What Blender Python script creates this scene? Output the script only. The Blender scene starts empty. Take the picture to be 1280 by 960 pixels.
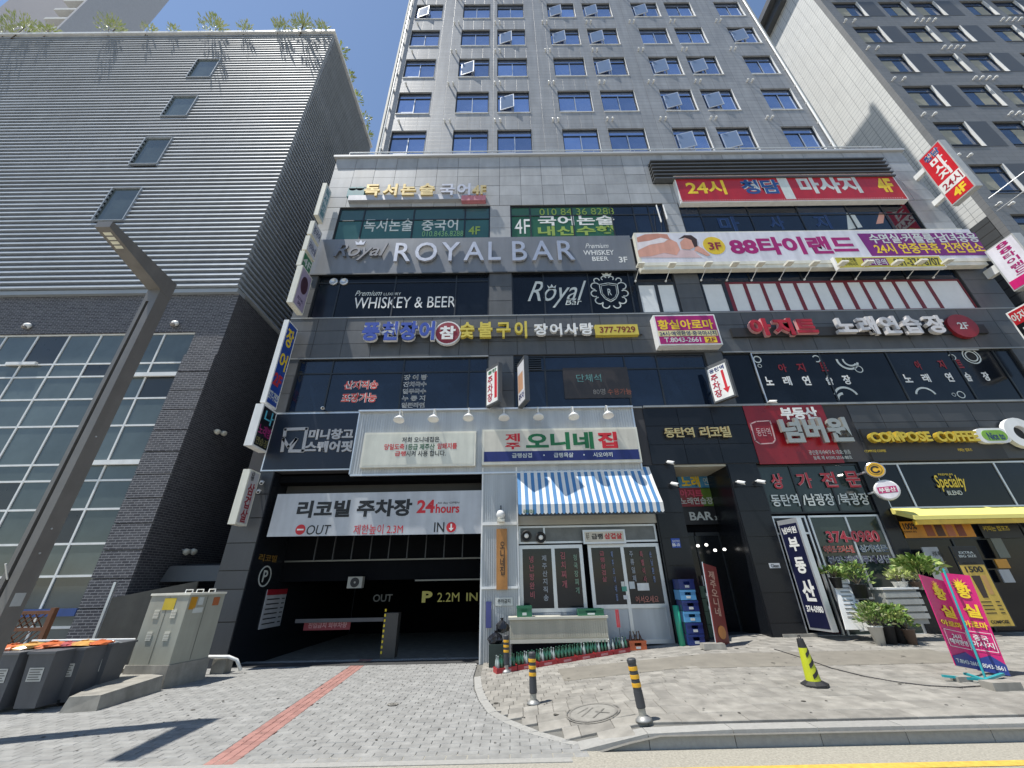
import bpy, math, random
from mathutils import Vector, Matrix
random.seed(7)
S = bpy.context.scene
C = S.collection
# ---------------------------------------------------------------- camera, world, sun, exposure
F, PIT, ROL, YAW, H = 490.0, math.radians(26.70), math.radians(-1.095), math.radians(0.42), 1.75
_w = Vector((math.sin(YAW)*math.cos(PIT), math.cos(YAW)*math.cos(PIT), math.sin(PIT)))
_r0 = Vector((math.cos(YAW), -math.sin(YAW), 0)); _u0 = _r0.cross(_w)
_r = _r0*math.cos(ROL)+_u0*math.sin(ROL); _u = -_r0*math.sin(ROL)+_u0*math.cos(ROL)
cd = bpy.data.cameras.new('camera'); cam = bpy.data.objects.new('camera', cd); C.objects.link(cam)
cd.sensor_width = 36; cd.lens = 36*F/1280; cd.clip_start = .05; cd.clip_end = 3000
cam.matrix_world = Matrix(((_r.x, _u.x, -_w.x, 0), (_r.y, _u.y, -_w.y, 0), (_r.z, _u.z, -_w.z, H), (0, 0, 0, 1)))
S.camera = cam
SUN = Vector((-.365, -.115, 1.0)).normalized()
wd = bpy.data.worlds.new('World'); S.world = wd; wd.use_nodes = True
nt = wd.node_tree; sk = nt.nodes.new('ShaderNodeTexSky'); sk.sky_type = 'NISHITA'; sk.sun_disc = False
sk.sun_elevation = math.asin(SUN.z); sk.sun_rotation = math.atan2(SUN.x, SUN.y)
sk.air_density = 1.15; sk.dust_density = .15; sk.ozone_density = 1.7; sk.altitude = 50
nt.links.new(sk.outputs[0], nt.nodes['Background'].inputs[0]); nt.nodes['Background'].inputs[1].default_value = .12
sl = bpy.data.lights.new('sun', 'SUN'); sl.energy = 5.0; sl.angle = math.radians(.53); sl.color = (1, .965, .9)
so = bpy.data.objects.new('sun', sl); C.objects.link(so); so.rotation_euler = SUN.to_track_quat('Z', 'Y').to_euler()
S.view_settings.view_transform = 'Standard'; S.view_settings.look = 'None'
S.view_settings.exposure = .30; S.view_settings.gamma = 1; S.view_settings.use_curve_mapping = False
D = 11.5                                   # distance of the shop front

# ---------------------------------------------------------------- measuring helpers (pixel of the photo -> point on a real plane)
def ray(x, y): return _r*((x-640)/F)+_u*((480-y)/F)+_w
def onY(x, y, Y=D):
    d = ray(x, y); t = Y/d.y; return d.x*t, H+d.z*t
def onX(x, y, X):
    d = ray(x, y); t = X/d.x; return d.y*t, H+d.z*t
def onZ(x, y, Z=0.):
    d = ray(x, y); t = (Z-H)/d.z; return d.x*t, d.y*t
CURVE = [(-.86, 11.5), (-.82, 9.9), (-.72, 8.9), (-.58, 8.1), (-.40, 7.42), (-.18, 7.0), (.17, 6.52), (.54, 6.16), (.85, 5.98)]
def cx_at(y):
    for (a, b), (c, d) in zip(CURVE[:-1], CURVE[1:]):
        if d <= y <= b: return c+(a-c)*(y-d)/(b-d)
    return CURVE[-1][0] if y < 6 else CURVE[0][0]
def gz(x, y):                                  # height of the pavement: level driveway, sidewalk rising to the right
    yy = min(max(y, 5.9), 12.5); w = .75+(yy-5.9)*1.02
    s = min(max((x-cx_at(yy))/w, 0), 1); return s*(.15+.044*(yy-5.9))
def onG(px, py):
    z = 0.
    for _ in range(12):
        x, y = onZ(px, py, z); z = gz(x, y)
    return x, y, z
def PR(x0, y0, x1, y1, Y=D):
    a = onY(x0, y0, Y); b = onY(x1, y1, Y); return a[0], b[0], b[1], a[1]      # X0 X1 Z0 Z1

# ---------------------------------------------------------------- materials
MATS = {}
def mat(name, col, rough=.6, metal=0., var=.08, scale=4., bump=0., rand=0., streak=0., spec=.5, emis=0., tile=None, alpha=None, ior=None, tone=0.):
    if name in MATS: return MATS[name]
    m = bpy.data.materials.new(name); m.use_nodes = True; n = m.node_tree.nodes; l = m.node_tree.links
    b = n['Principled BSDF']; b.inputs['Roughness'].default_value = rough; b.inputs['Metallic'].default_value = metal
    b.inputs['Specular IOR Level'].default_value = spec
    if ior: b.inputs['IOR'].default_value = ior
    g = n.new('ShaderNodeNewGeometry')
    no = n.new('ShaderNodeTexNoise'); no.inputs['Scale'].default_value = scale; no.inputs['Detail'].default_value = 6; no.inputs['Roughness'].default_value = .65
    l.new(g.outputs['Position'], no.inputs['Vector'])
    mr = n.new('ShaderNodeMapRange'); mr.inputs[1].default_value = .25; mr.inputs[2].default_value = .75
    mr.inputs[3].default_value = 1-var; mr.inputs[4].default_value = 1+var; l.new(no.outputs[0], mr.inputs[0])
    f = mr.outputs[0]
    def mul(a, bb):
        q = n.new('ShaderNodeMath'); q.operation = 'MULTIPLY'; l.new(a, q.inputs[0])
        if isinstance(bb, float): q.inputs[1].default_value = bb
        else: l.new(bb, q.inputs[1])
        return q.outputs[0]
    if streak:
        mp = n.new('ShaderNodeMapping'); mp.inputs['Scale'].default_value = (2.2, 2.2, .22); l.new(g.outputs['Position'], mp.inputs[0])
        n2 = n.new('ShaderNodeTexNoise'); n2.inputs['Scale'].default_value = 2.0; n2.inputs['Detail'].default_value = 5; l.new(mp.outputs[0], n2.inputs['Vector'])
        r2 = n.new('ShaderNodeMapRange'); r2.inputs[1].default_value = .35; r2.inputs[2].default_value = .7; r2.inputs[3].default_value = 1-streak; r2.inputs[4].default_value = 1+streak*.3
        l.new(n2.outputs[0], r2.inputs[0]); f = mul(f, r2.outputs[0])
    if rand:
        oi = n.new('ShaderNodeObjectInfo'); r3 = n.new('ShaderNodeMapRange'); r3.inputs[3].default_value = 1-rand; r3.inputs[4].default_value = 1+rand
        l.new(oi.outputs['Random'], r3.inputs[0]); f = mul(f, r3.outputs[0])
    if tone:
        at = n.new('ShaderNodeAttribute'); at.attribute_name = 'tone'; r4 = n.new('ShaderNodeMapRange'); r4.inputs[3].default_value = 1-tone; r4.inputs[4].default_value = 1+tone
        l.new(at.outputs['Fac'], r4.inputs[0]); f = mul(f, r4.outputs[0])
    rgb = n.new('ShaderNodeRGB'); rgb.outputs[0].default_value = (*col, 1); src = rgb.outputs[0]; hgt = None
    if tile:                                       # (axis, width, height, joint colour, joint size, second colour, offset)
        ax, tw, th, jc, js, c2, off = tile
        sx = n.new('ShaderNodeSeparateXYZ'); l.new(g.outputs['Position'], sx.inputs[0]); cx = n.new('ShaderNodeCombineXYZ')
        l.new(sx.outputs[ax], cx.inputs[0]); l.new(sx.outputs['Z'], cx.inputs[1])
        bt = n.new('ShaderNodeTexBrick'); l.new(cx.outputs[0], bt.inputs['Vector']); bt.inputs['Scale'].default_value = 1
        bt.offset = off; bt.inputs['Brick Width'].default_value = tw; bt.inputs['Row Height'].default_value = th
        bt.inputs['Mortar Size'].default_value = js; bt.inputs['Mortar Smooth'].default_value = .1; bt.inputs['Bias'].default_value = 0
        bt.inputs['Color1'].default_value = (*col, 1); bt.inputs['Color2'].default_value = (*c2, 1); bt.inputs['Mortar'].default_value = (*jc, 1)
        src = bt.outputs[0]; hgt = bt.outputs[1]
    vm = n.new('ShaderNodeVectorMath'); vm.operation = 'SCALE'; l.new(src, vm.inputs[0]); l.new(f, vm.inputs['Scale'])
    l.new(vm.outputs[0], b.inputs['Base Color'])
    rr = n.new('ShaderNodeMapRange'); rr.inputs[3].default_value = max(rough-.08, .02); rr.inputs[4].default_value = min(rough+.08, 1); l.new(no.outputs[0], rr.inputs[0])
    if rough > .12: l.new(rr.outputs[0], b.inputs['Roughness'])
    if bump or tile:
        bp = n.new('ShaderNodeBump'); bp.inputs['Distance'].default_value = .01
        if tile: bp.invert = True; bp.inputs['Strength'].default_value = .5; l.new(hgt, bp.inputs['Height'])
        else: bp.inputs['Strength'].default_value = bump; l.new(no.outputs[0], bp.inputs['Height'])
        l.new(bp.outputs[0], b.inputs['Normal'])
    if emis:
        b.inputs['Emission Strength'].default_value = emis; b.inputs['Emission Color'].default_value = (*col, 1)
    MATS[name] = m; return m
def hexc(h):
    v = [int(h[i:i+2], 16)/255 for i in (0, 2, 4)]; return tuple(c/12.92 if c <= .04045 else ((c+.055)/1.055)**2.4 for c in v)
def paint(h, rough=.45, var=.05):              # a print or paint of one colour, by its own hex value
    return mat('paint '+h, hexc(h), rough, 0, var+.02, 3, 0, 0, .14)

panelM = mat('light grey stone panel', (.36, .37, .38), .5, 0, .10, 2.5, .1, .12, .12)
spanM = mat('shade darkened stone panel', (.085, .09, .096), .5, 0, .12, 2.5, .1, .12, .14)  # same stone as the light panels, shade on the lower floors put into the colour
jointM = mat('dark joint', (.05, .05, .055), .9)
granM = mat('polished black granite', (.012, .014, .018), .25, 0, .3, 60, 0, .15, spec=.3)
granG = mat('grey flamed granite', (.05, .054, .06), .5, 0, .12, 30, 0, .12, .1)
towM = mat('tower cladding', (.33, .34, .355), .5, 0, .10, .7, 0, 0, .16, tile=('X', .62, .30, (.20, .205, .21), .012, (.295, .305, .32), .0))
towL = mat('tower cladding side', (.40, .40, .39), .5, 0, .06, 1.2, 0, 0, .08, tile=('Y', .62, .30, (.24, .245, .25), .012, (.36, .37, .385), .0))
frameM = mat('dark aluminium frame', (.035, .04, .045), .4, .5)
frameL = mat('silver aluminium frame', (.62, .64, .66), .35, .6)
whiteM = mat('white painted metal', (.80, .80, .78), .4, 0, .04, 3, 0, 0, .1)
ivoryM = mat('ivory enamel', (.74, .72, .62), .35, 0, .05, 3, 0, 0, .12)
glassT = mat('blue coated glass', (.36, .45, .64), .05, .85, .15, .35, rand=.25, spec=1.0)
glassD = mat('dark blue window glass', (.008, .016, .034), .04, 0, .4, .9, rand=.45, spec=.6)
glassK = mat('black window film', (.007, .010, .016), .14, 0, .4, .9, rand=.4, spec=.3)
glassG = mat('grey green curtain glass', (.085, .108, .11), .08, 0, .3, .5, rand=.22, spec=.6)
slatM = mat('silver louvre slat', (.37, .41, .455), .6, .1, .08, .6, 0, .06, .1)
slatB = mat('louvre backing sheet', (.33, .36, .39), .6, .2, .1, 1)
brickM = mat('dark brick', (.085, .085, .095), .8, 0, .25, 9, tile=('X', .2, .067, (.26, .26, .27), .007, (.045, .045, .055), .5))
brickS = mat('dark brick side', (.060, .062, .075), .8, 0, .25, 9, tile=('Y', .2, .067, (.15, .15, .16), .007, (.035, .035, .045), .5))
steelG = mat('grey lamp steel', (.19, .18, .17), .5, .3, .1, 4, 0, 0, .12)
blockM = mat('grey paving block', (.285, .283, .27), .85, 0, .12, 9, .2, 0, .22, tone=.07)
slabM = mat('warm paving block', (.28, .265, .235), .85, 0, .16, 6, .25, 0, .24, tone=.15)
redB = mat('red paving block', (.32, .165, .14), .85, 0, .12, 7, .25, tone=.13)
bedM = mat('paving bed sand', (.15, .145, .13), .95, 0, .2, 20)
asphM = mat('sunlit asphalt', (.32, .30, .25), .9, 0, .35, 40, .6)
kerbM = mat('granite kerb', (.31, .305, .285), .8, 0, .14, 18, .2, .08)
concM = mat('weathered concrete', (.30, .285, .25), .9, 0, .22, 5, .3, 0, .2)
stainC = mat('brown patched concrete', (.20, .185, .155), .9, 0, .2, 3, .2)
corrM = mat('pale corrugated sheet', (.50, .52, .53), .4, .15, .05, 2, 0, 0, .15)
beigeM = mat('beige ribbed sheet', (.47, .44, .35), .5, 0, .06, 2, 0, 0, .15)
darkM = mat('dark interior', (.006, .007, .009), .95, 0, .2, 2, spec=.08)  # near black: the shade of unlit rooms is put into the colour
blackM = mat('black rubber', (.02, .02, .022), .6)
leafA = mat('leaf green', (.13, .22, .045), .55, 0, .35, 9)
leafB = mat('leaf yellow green', (.32, .38, .11), .55, 0, .35, 9)
leafC = mat('dry pale leaf', (.42, .44, .24), .6, 0, .3, 9)
stemM = mat('stem brown', (.10, .075, .045), .8)
roofM = mat('dark roof metal', (.10, .105, .11), .5, .3, .1, 1)

# ---------------------------------------------------------------- mesh helpers
W = {}                                          # world origin of each thing or part
class MB:
    def __init__(s): s.v = []; s.f = []; s.m = []; s.t = []; s.mi = 0; s.tone = 0.
    def add(s, vs, fs):
        o = len(s.v); s.v += [tuple(p) for p in vs]
        for f in fs: s.f.append([i+o for i in f]); s.m.append(s.mi); s.t.append(s.tone)
        return s
    def box(s, x0, x1, y0, y1, z0, z1):
        return s.add([(x0, y0, z0), (x1, y0, z0), (x1, y1, z0), (x0, y1, z0), (x0, y0, z1), (x1, y0, z1), (x1, y1, z1), (x0, y1, z1)],
                     [(3, 2, 1, 0), (4, 5, 6, 7), (0, 1, 5, 4), (1, 2, 6, 5), (2, 3, 7, 6), (3, 0, 4, 7)])
    def hexa(s, P): return s.add(P, [(3, 2, 1, 0), (4, 5, 6, 7), (0, 1, 5, 4), (1, 2, 6, 5), (2, 3, 7, 6), (3, 0, 4, 7)])
    def quad(s, a, b, c, d): return s.add([a, b, c, d], [(0, 1, 2, 3)])
    def bar(s, a, b, w, h=None):                 # square bar from a to b
        h = h or w; a = Vector(a); b = Vector(b); d = (b-a).normalized()
        up = Vector((0, 0, 1)) if abs(d.z) < .9 else Vector((1, 0, 0)); x = d.cross(up).normalized()*w/2; y = x.cross(d).normalized()*h/2
        return s.hexa([a-x-y, a+x-y, a+x+y, a-x+y, b-x-y, b+x-y, b+x+y, b-x+y])
    def tube(s, pts, r, n=7, cap=True):
        rs = r if isinstance(r, (list, tuple)) else [r]*len(pts); P = [Vector(p) for p in pts]; vs = []
        for i, p in enumerate(P):
            d = (P[min(i+1, len(P)-1)]-P[max(i-1, 0)]).normalized(); up = Vector((0, 0, 1)) if abs(d.z) < .95 else Vector((1, 0, 0))
            x = d.cross(up).normalized(); y = x.cross(d)
            for k in range(n):
                a = 2*math.pi*k/n; vs.append(p+(x*math.cos(a)+y*math.sin(a))*rs[i])
        fs = [(i*n+k, i*n+(k+1) % n, (i+1)*n+(k+1) % n, (i+1)*n+k) for i in range(len(P)-1) for k in range(n)]
        if cap: fs += [tuple(range(n))[::-1], tuple((len(P)-1)*n+k for k in range(n))]
        return s.add(vs, fs)
    def lathe(s, prof, c, n=16, axis=(0, 0, 1)):  # prof: (radius, height)
        ax = Vector(axis).normalized(); up = Vector((0, 0, 1)) if abs(ax.z) < .9 else Vector((1, 0, 0)); x = ax.cross(up).normalized(); y = ax.cross(x)
        c = Vector(c); vs = [c+ax*h+(x*math.cos(2*math.pi*k/n)+y*math.sin(2*math.pi*k/n))*r for r, h in prof for k in range(n)]
        fs = [(i*n+k, i*n+(k+1) % n, (i+1)*n+(k+1) % n, (i+1)*n+k) for i in range(len(prof)-1) for k in range(n)]
        fs += [tuple(range(n))[::-1], tuple((len(prof)-1)*n+k for k in range(n))]
        return s.add(vs, fs)
    def prism(s, poly, O, U, V, t):              # polygon in the U,V plane at O, thickness t along U x V
        O, U, V = Vector(O), Vector(U), Vector(V); N = U.cross(V).normalized()*t; n = len(poly)
        a = [O+U*p[0]+V*p[1] for p in poly]; vs = a+[p+N for p in a]
        return s.add(vs, [tuple(range(n))[::-1], tuple(range(n, 2*n))]+[(i, (i+1) % n, n+(i+1) % n, n+i) for i in range(n)])
    def build(s, name, mats, parent=None, smooth=False, loc=None, **kw):
        me = bpy.data.meshes.new(name); w = W[parent.name] if parent else Vector(loc or (0, 0, 0))
        me.from_pydata([(p[0]-w.x, p[1]-w.y, p[2]-w.z) for p in s.v], [], s.f)
        for m in (mats if isinstance(mats, (list, tuple)) else [mats]): me.materials.append(m)
        me.polygons.foreach_set('material_index', s.m)
        if any(s.t): me.attributes.new('tone', 'FLOAT', 'FACE').data.foreach_set('value', s.t)
        if smooth: me.shade_smooth()
        me.update(); o = bpy.data.objects.new(name, me); C.objects.link(o); W[o.name] = w.copy()
        if parent: o.parent = parent
        elif loc: o.location = w
        for k, v in kw.items(): o[k] = v
        return o
def box(x0, x1, y0, y1, z0, z1): return MB().box(x0, x1, y0, y1, z0, z1)
def tag(o, label=None, cat=None, group=None, kind=None):
    if label: o['label'] = label
    if cat: o['category'] = cat
    if group: o['group'] = group
    if kind: o['kind'] = kind
    return o
def thing(name, label, cat, loc=(0, 0, 0), group=None):
    o = bpy.data.objects.new(name, None); o.empty_display_size = .1; C.objects.link(o); o.location = loc; W[o.name] = Vector(loc)
    return tag(o, label, cat, group)
def copy_tree(o, loc, label=None, rz=0., parent=None, name=None):
    c = o.copy(); C.objects.link(c); W[c.name] = Vector(loc) if loc else W[o.name]
    if parent: c.parent = parent
    else: c.location = loc; c.rotation_euler = (0, 0, rz)
    if label: c['label'] = label
    for ch in list(o.children): copy_tree(ch, None, None, 0, c)
    return c
_cube = {}
def piece(name, x0, x1, y0, y1, z0, z1, m, parent):   # one box-shaped piece sharing a unit cube mesh
    k = m.name
    if k not in _cube:
        b = MB().box(-.5, .5, -.5, .5, -.5, .5); me = bpy.data.meshes.new('piece'); me.from_pydata(b.v, [], b.f); me.materials.append(m); _cube[k] = me
    o = bpy.data.objects.new(name, _cube[k]); C.objects.link(o); o.parent = parent; w = W[parent.name]
    o.location = ((x0+x1)/2-w.x, (y0+y1)/2-w.y, (z0+z1)/2-w.z); o.scale = (x1-x0, y1-y0, z1-z0); W[o.name] = w
    return o
def panels(parent, x0, x1, z0, z1, pw, ph, Y, m, name='panel', gap=.014, th=.03):
    nx = max(1, round((x1-x0)/pw)); nz = max(1, round((z1-z0)/ph)); dx = (x1-x0)/nx; dz = (z1-z0)/nz
    for i in range(nx):
        for j in range(nz):
            piece(name, x0+i*dx+gap/2, x0+(i+1)*dx-gap/2, Y-th+random.uniform(-.003, .003), Y+.01, z0+j*dz+gap/2, z0+(j+1)*dz-gap/2, m, parent)
# text: glyph outlines laid in a rectangle of a plane.  frame = (origin, u, v); rect in u,v units (metres)
FY = lambda Y: ((0, Y, 0), (1, 0, 0), (0, 0, 1))
FXm = lambda X: ((X, 0, 0), (0, -1, 0), (0, 0, 1))        # seen from the left: u = -y
FXp = lambda X: ((X, 0, 0), (0, 1, 0), (0, 0, 1))         # seen from the right: u = y
_gl = {}; _gd = bpy.data.curves.new('glyph', 'FONT'); _gd.extrude = .5; _gd.resolution_u = 3; _gc = bpy.data.objects.new('glyph', _gd)
def glyph(s, bold, th, sp=1.):
    k = (s, bold, th, sp)
    if k in _gl: return _gl[k]
    bold = min(bold*.8, .042 if bold < .07 else .07); c = _gc.data; c.body = s; c.offset = bold; c.align_x = 'CENTER' if '\n' in s else 'LEFT'; c.space_line = sp
    m = _gc.to_mesh(); v = [tuple(p.co) for p in m.vertices]; f = [tuple(p.vertices) for p in m.polygons]; _gc.to_mesh_clear()
    _gl[k] = (v, f); return _gl[k]
def put(mb, s, rect, frame, bold=.0, t=.004, sp=1., slant=0., raw=None):
    v, f = glyph(s, bold, .5, sp)
    if not v: return
    xs = [p[0] for p in v]; ys = [p[1] for p in v]; a, b, c, d = min(xs), max(xs), min(ys), max(ys)
    if raw: c, d = raw
    u0, u1, v0, v1 = rect; O, U, V = (Vector(q) for q in frame); N = U.cross(V)
    out = []
    for p in v:
        fu = (p[0]-a)/(b-a); fv = (p[1]-c)/(d-c)
        out.append(O+U*(u0+(u1-u0)*fu+slant*fv*(v1-v0))+V*(v0+(v1-v0)*fv)+N*((p[2]+.5)*t))
    mb.add(out, f)
def T(parent, s, rect, frame, m, bold=.0, t=.004, name='lettering', sp=1., slant=0., halo=None, hb=.035, label=None):
    if halo:
        h = MB(); put(h, s, (rect[0]-.0, rect[1], rect[2], rect[3]), frame, bold+hb, t*.6, sp, slant); h.build(name+'_outline', halo, parent)
    b = MB(); put(b, s, rect, frame, bold, t, sp, slant); o = b.build(name, m, parent)
    if label: o['label'] = label
    return o
def TP(parent, s, px, Y, m, bold=.0, t=.004, **k):          # text on a plane parallel to the shop front
    return T(parent, s, PR(*px, Y), FY(Y), m, bold, t, **k)
def letters(parent, s, px, Y, m, bold=.03, t=.08, gap=.06, halo=None, hb=.05, name='letter', cjk=True):  # separate channel letters
    u0, u1, v0, v1 = PR(*px, Y); ch = [c for c in s]; ws = []
    for c in ch:
        if c == ' ': ws.append((.35, None)); continue
        v, f = glyph(c, bold, .5); xs = [p[0] for p in v]; ws.append((max(xs)-min(xs), (min(p[1] for p in v), max(p[1] for p in v))))
    tot = sum(w for w, _ in ws)+gap*(len(ws)-1); k = (u1-u0)/tot; lo = min(r[0] for _, r in ws if r); hi = max(r[1] for _, r in ws if r); u = u0
    for c, (w, r) in zip(ch, ws):
        if r:
            a = v0+(v1-v0)*(r[0]-lo)/(hi-lo); b = v0+(v1-v0)*(r[1]-lo)/(hi-lo); rc = (u, u+w*k, a, b)
            if halo:
                q = MB(); put(q, c, (rc[0]-.012, rc[1]+.012, rc[2]-.012, rc[3]+.012), FY(Y), bold+hb, t*.8); hh = q.build(name, halo, parent); b2 = MB(); put(b2, c, rc, FY(Y-t*.8), bold, t*.25); b2.build('face', m, hh)
            else:
                q = MB(); put(q, c, rc, FY(Y), bold, t); q.build(name, m, parent)
        u += (w+gap)*k
def disc(mb, cx, cz, rx, rz, frame, t, n=24, a0=0., a1=2*math.pi):
    mb.prism([(cx+rx*math.cos(a0+(a1-a0)*k/n), cz+rz*math.sin(a0+(a1-a0)*k/n)) for k in range(n)], *frame, t)
def ring(mb, cx, cz, r0, r1, frame, t, n=24, a0=0., a1=2*math.pi, sq=1.):
    for k in range(n):
        a = a0+(a1-a0)*k/n; b = a0+(a1-a0)*(k+1)/n
        mb.prism([(cx+r0*math.cos(a), cz+sq*r0*math.sin(a)), (cx+r1*math.cos(a), cz+sq*r1*math.sin(a)), (cx+r1*math.cos(b), cz+sq*r1*math.sin(b)), (cx+r0*math.cos(b), cz+sq*r0*math.sin(b))], *frame, t)
def stroke(mb, pts, w, frame, t):                # ribbon along u,v points
    for (a, b) in zip(pts[:-1], pts[1:]):
        dx, dy = b[0]-a[0], b[1]-a[1]; L = math.hypot(dx, dy) or 1; ex, ey = dx/L*w*.3, dy/L*w*.3; nx, ny = -dy/L*w/2, dx/L*w/2
        mb.prism([(a[0]-ex+nx, a[1]-ey+ny), (a[0]-ex-nx, a[1]-ey-ny), (b[0]+ex-nx, b[1]+ey-ny), (b[0]+ex+nx, b[1]+ey+ny)], *frame, t)
def sheet(parent, px, Y, m, t=.004, name='print'):
    x0, x1, z0, z1 = PR(*px, Y); return box(x0, x1, Y-t, Y, z0, z1).build(name, m, parent)
def window(parent, x0, x1, z0, z1, xs, zs, gm, fm, Y, fw=.05, name='window', rec=.10, pd=.03):
    """frame with mullions at xs and transoms at zs; each pane its own sheet"""
    f = MB(); ys = (Y-.0, Y+pd+.03)
    for x in (x0, x1-fw): f.box(x, x+fw, ys[0], ys[1], z0, z1)
    for z in (z0, z1-fw): f.box(x0+fw, x1-fw, ys[0], ys[1], z, z+fw)
    for x in xs: f.box(x-fw/2, x+fw/2, ys[0]+.003, ys[1], z0+fw, z1-fw)
    for z in zs:
        cc = [x0+fw]+[q for x in xs for q in (x-fw/2, x+fw/2)]+[x1-fw]
        for i in range(0, len(cc), 2): f.box(cc[i], cc[i+1], ys[0]+.006, ys[1], z-fw/2, z+fw/2)
    w = f.build(name, fm, parent); X = [x0+fw/2]+list(xs)+[x1-fw/2]; Z = [z0+fw/2]+list(zs)+[z1-fw/2]
    for i in range(len(X)-1):
        for j in range(len(Z)-1):
            g = gm(i, j) if callable(gm) else gm
            if g: piece('pane', X[i], X[i+1], Y+pd, Y+pd+.012, Z[j], Z[j+1], g, w)
    return w
def leaves(mb, c, rad, n, size, squash=.8, up=.3, seed=1, long=2.2):
    rg = random.Random(seed)
    for _ in range(n):
        a = rg.uniform(0, 6.283); e = rg.uniform(-.6, 1.5); r = rg.uniform(.15, 1)**.6
        p = Vector((c[0]+rad*r*math.cos(a)*math.cos(e), c[1]+rad*r*math.sin(a)*math.cos(e), c[2]+rad*squash*r*math.sin(e)))
        d = Vector((math.cos(a), math.sin(a), rg.uniform(-.5, 1.2)+up)).normalized(); s = d.cross(Vector((rg.uniform(-1, 1), rg.uniform(-1, 1), rg.uniform(-1, 1)))).normalized()*size*rg.uniform(.6, 1.2)*.5
        L = size*long*rg.uniform(.6, 1.2); m = p+d*L*.5+Vector((0, 0, size*.12)); mb.mi = rg.choice((0, 0, 1))
        mb.add([p, m+s, p+d*L-Vector((0, 0, size*.2)), m-s], [(0, 1, 2), (0, 2, 3)])

# ================================================================ SETTING: ground, road, kerb, paving
g = MB(); g.add([(-1500, -1500, -.12), (1500, -1500, -.12), (1500, 1500, -.12), (-1500, 1500, -.12)], [(0, 1, 2, 3)])
g.build('ground', concM, kind='structure')
r = MB(); N = 60
for i in range(N):
    x0, x1 = -60+i*2, -58+i*2; r.quad((x0, -7, -.004), (x1, -7, -.004), (x1, 5.9, -.004), (x0, 5.9, -.004))
road = r.build('road', asphM, kind='structure')
yl = MB(); p0 = onZ(985, 962, 0); p1 = onZ(1279, 950, 0); ys = p1[1]
yl.quad((1.5, ys-.13, .001), (60, ys-.13, .001), (60, ys+.0, .001), (1.5, ys+.0, .001)); yl.build('road_line', mat('worn yellow road paint', (.62, .40, .07), .7, 0, .25, 14), road)
gl = MB(); gl.box(-40, .62, 5.60, 5.72, -.02, .004); gl.build('gutter_strip', kerbM, road)
op = box(-60, 60, -11, -7, -.1, .14).build('far_pavement', slabM, kind='structure')

def pave(name, cells, m, zf, label_kind=None):
    """cells: (x0,x1,y0,y1,material index) -> the nearest 290 as pieces, the rest joined"""
    par = thing(name, None, None); par['kind'] = 'structure'
    cells.sort(key=lambda c: (c[0]+c[1])**2*.25+((c[2]+c[3])/2)**2)
    mt = m if isinstance(m, list) else [m]; var = {}; rest = MB()
    def geo(b, x0, x1, y0, y1, dz):
        zs = [zf(x0, y0), zf(x1, y0), zf(x1, y1), zf(x0, y1)]; e = .006
        lo = [(x0, y0, zs[0]-.05), (x1, y0, zs[1]-.05), (x1, y1, zs[2]-.05), (x0, y1, zs[3]-.05)]
        mi = [(x0, y0, zs[0]+dz-e), (x1, y0, zs[1]+dz-e), (x1, y1, zs[2]+dz-e), (x0, y1, zs[3]+dz-e)]
        hi = [(x0+e, y0+e, zs[0]+dz), (x1-e, y0+e, zs[1]+dz), (x1-e, y1-e, zs[2]+dz), (x0+e, y1-e, zs[3]+dz)]
        b.add(lo+mi+hi, [(8, 9, 10, 11)]+[(i, (i+1) % 4, 4+(i+1) % 4, 4+i) for i in range(4)]+[(4+i, 4+(i+1) % 4, 8+(i+1) % 4, 8+i) for i in range(4)])
    for k, (x0, x1, y0, y1, mi) in enumerate(cells):
        dz = random.uniform(-.0025, .0025)
        if k < 285:
            b = MB(); b.mi = 0; b.tone = random.random(); geo(b, x0, x1, y0, y1, dz); b.build('paving_block', mt[mi], par)
        else: rest.mi = mi; rest.tone = random.random(); geo(rest, x0, x1, y0, y1, dz)
    if rest.v: rest.build('paving_blocks', mt, par)['kind'] = 'stuff'
    return par
bed = MB()
for i in range(90):
    for j in range(16):
        x0, x1 = -12+i*.36, -12+(i+1)*.36; y0, y1 = 5.86+j*.4, 5.86+(j+1)*.4
        f_ = lambda x, y: gz(x, y)-.03
        bed.quad((x0, y0, f_(x0, y0)), (x1, y0, f_(x1, y0)), (x1, y1, f_(x1, y1)), (x0, y1, f_(x0, y1)))
bed.build('pavement_bed', bedM, kind='structure')
cells = []; gp = .005; bw, bh = .24, .12; j = 0; y = 5.74
while y < 12.3:
    x = -9.9+(bw/2 if j % 2 else 0)
    while x < cx_at(y)-.02:
        x1 = min(x+bw, cx_at(y)-.02)
        cs = -3.30-(y-5.9)*.085; sa, sb = cs-.165, cs+.165
        for u, v_ in (((x, min(x1, sa)), (max(x, sb), x1)) if x1 > sa and x < sb else ((x, x1),)):
            if v_-u > .03: cells.append((u+gp/2, v_-gp/2, y+gp/2, y+bh-gp/2, 0))
        x += bw
    for i in range(3): cells.append((cs-.165+i*.11+gp/2, cs-.165+(i+1)*.11-gp/2, y+gp/2, y+bh-gp/2, 1))
    y += bh; j += 1
pave('driveway', cells, [blockM, redB], lambda x, y: gz(x, y))
cells = []; y = 5.93; j = 0
while y < 12.0:
    big = y < 7.0; bh = .285 if big else .2; bw = .42 if big else .22
    xs = max(cx_at(y)+.12, 1.0 if y < 6.05 else -9); x = xs-((j % 2)*bw/2)
    while x < 21:
        a = max(x, xs)
        if x+bw-a > .05 and not (y < 6.12 and x+bw > 1.5) and not (.9 < a < 8.4 and 8.75 < y < 9.72): cells.append((a+gp/2, x+bw-gp/2, y+gp/2, y+bh-gp/2, 0))
        x += bw
    y += bh; j += 1
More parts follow.
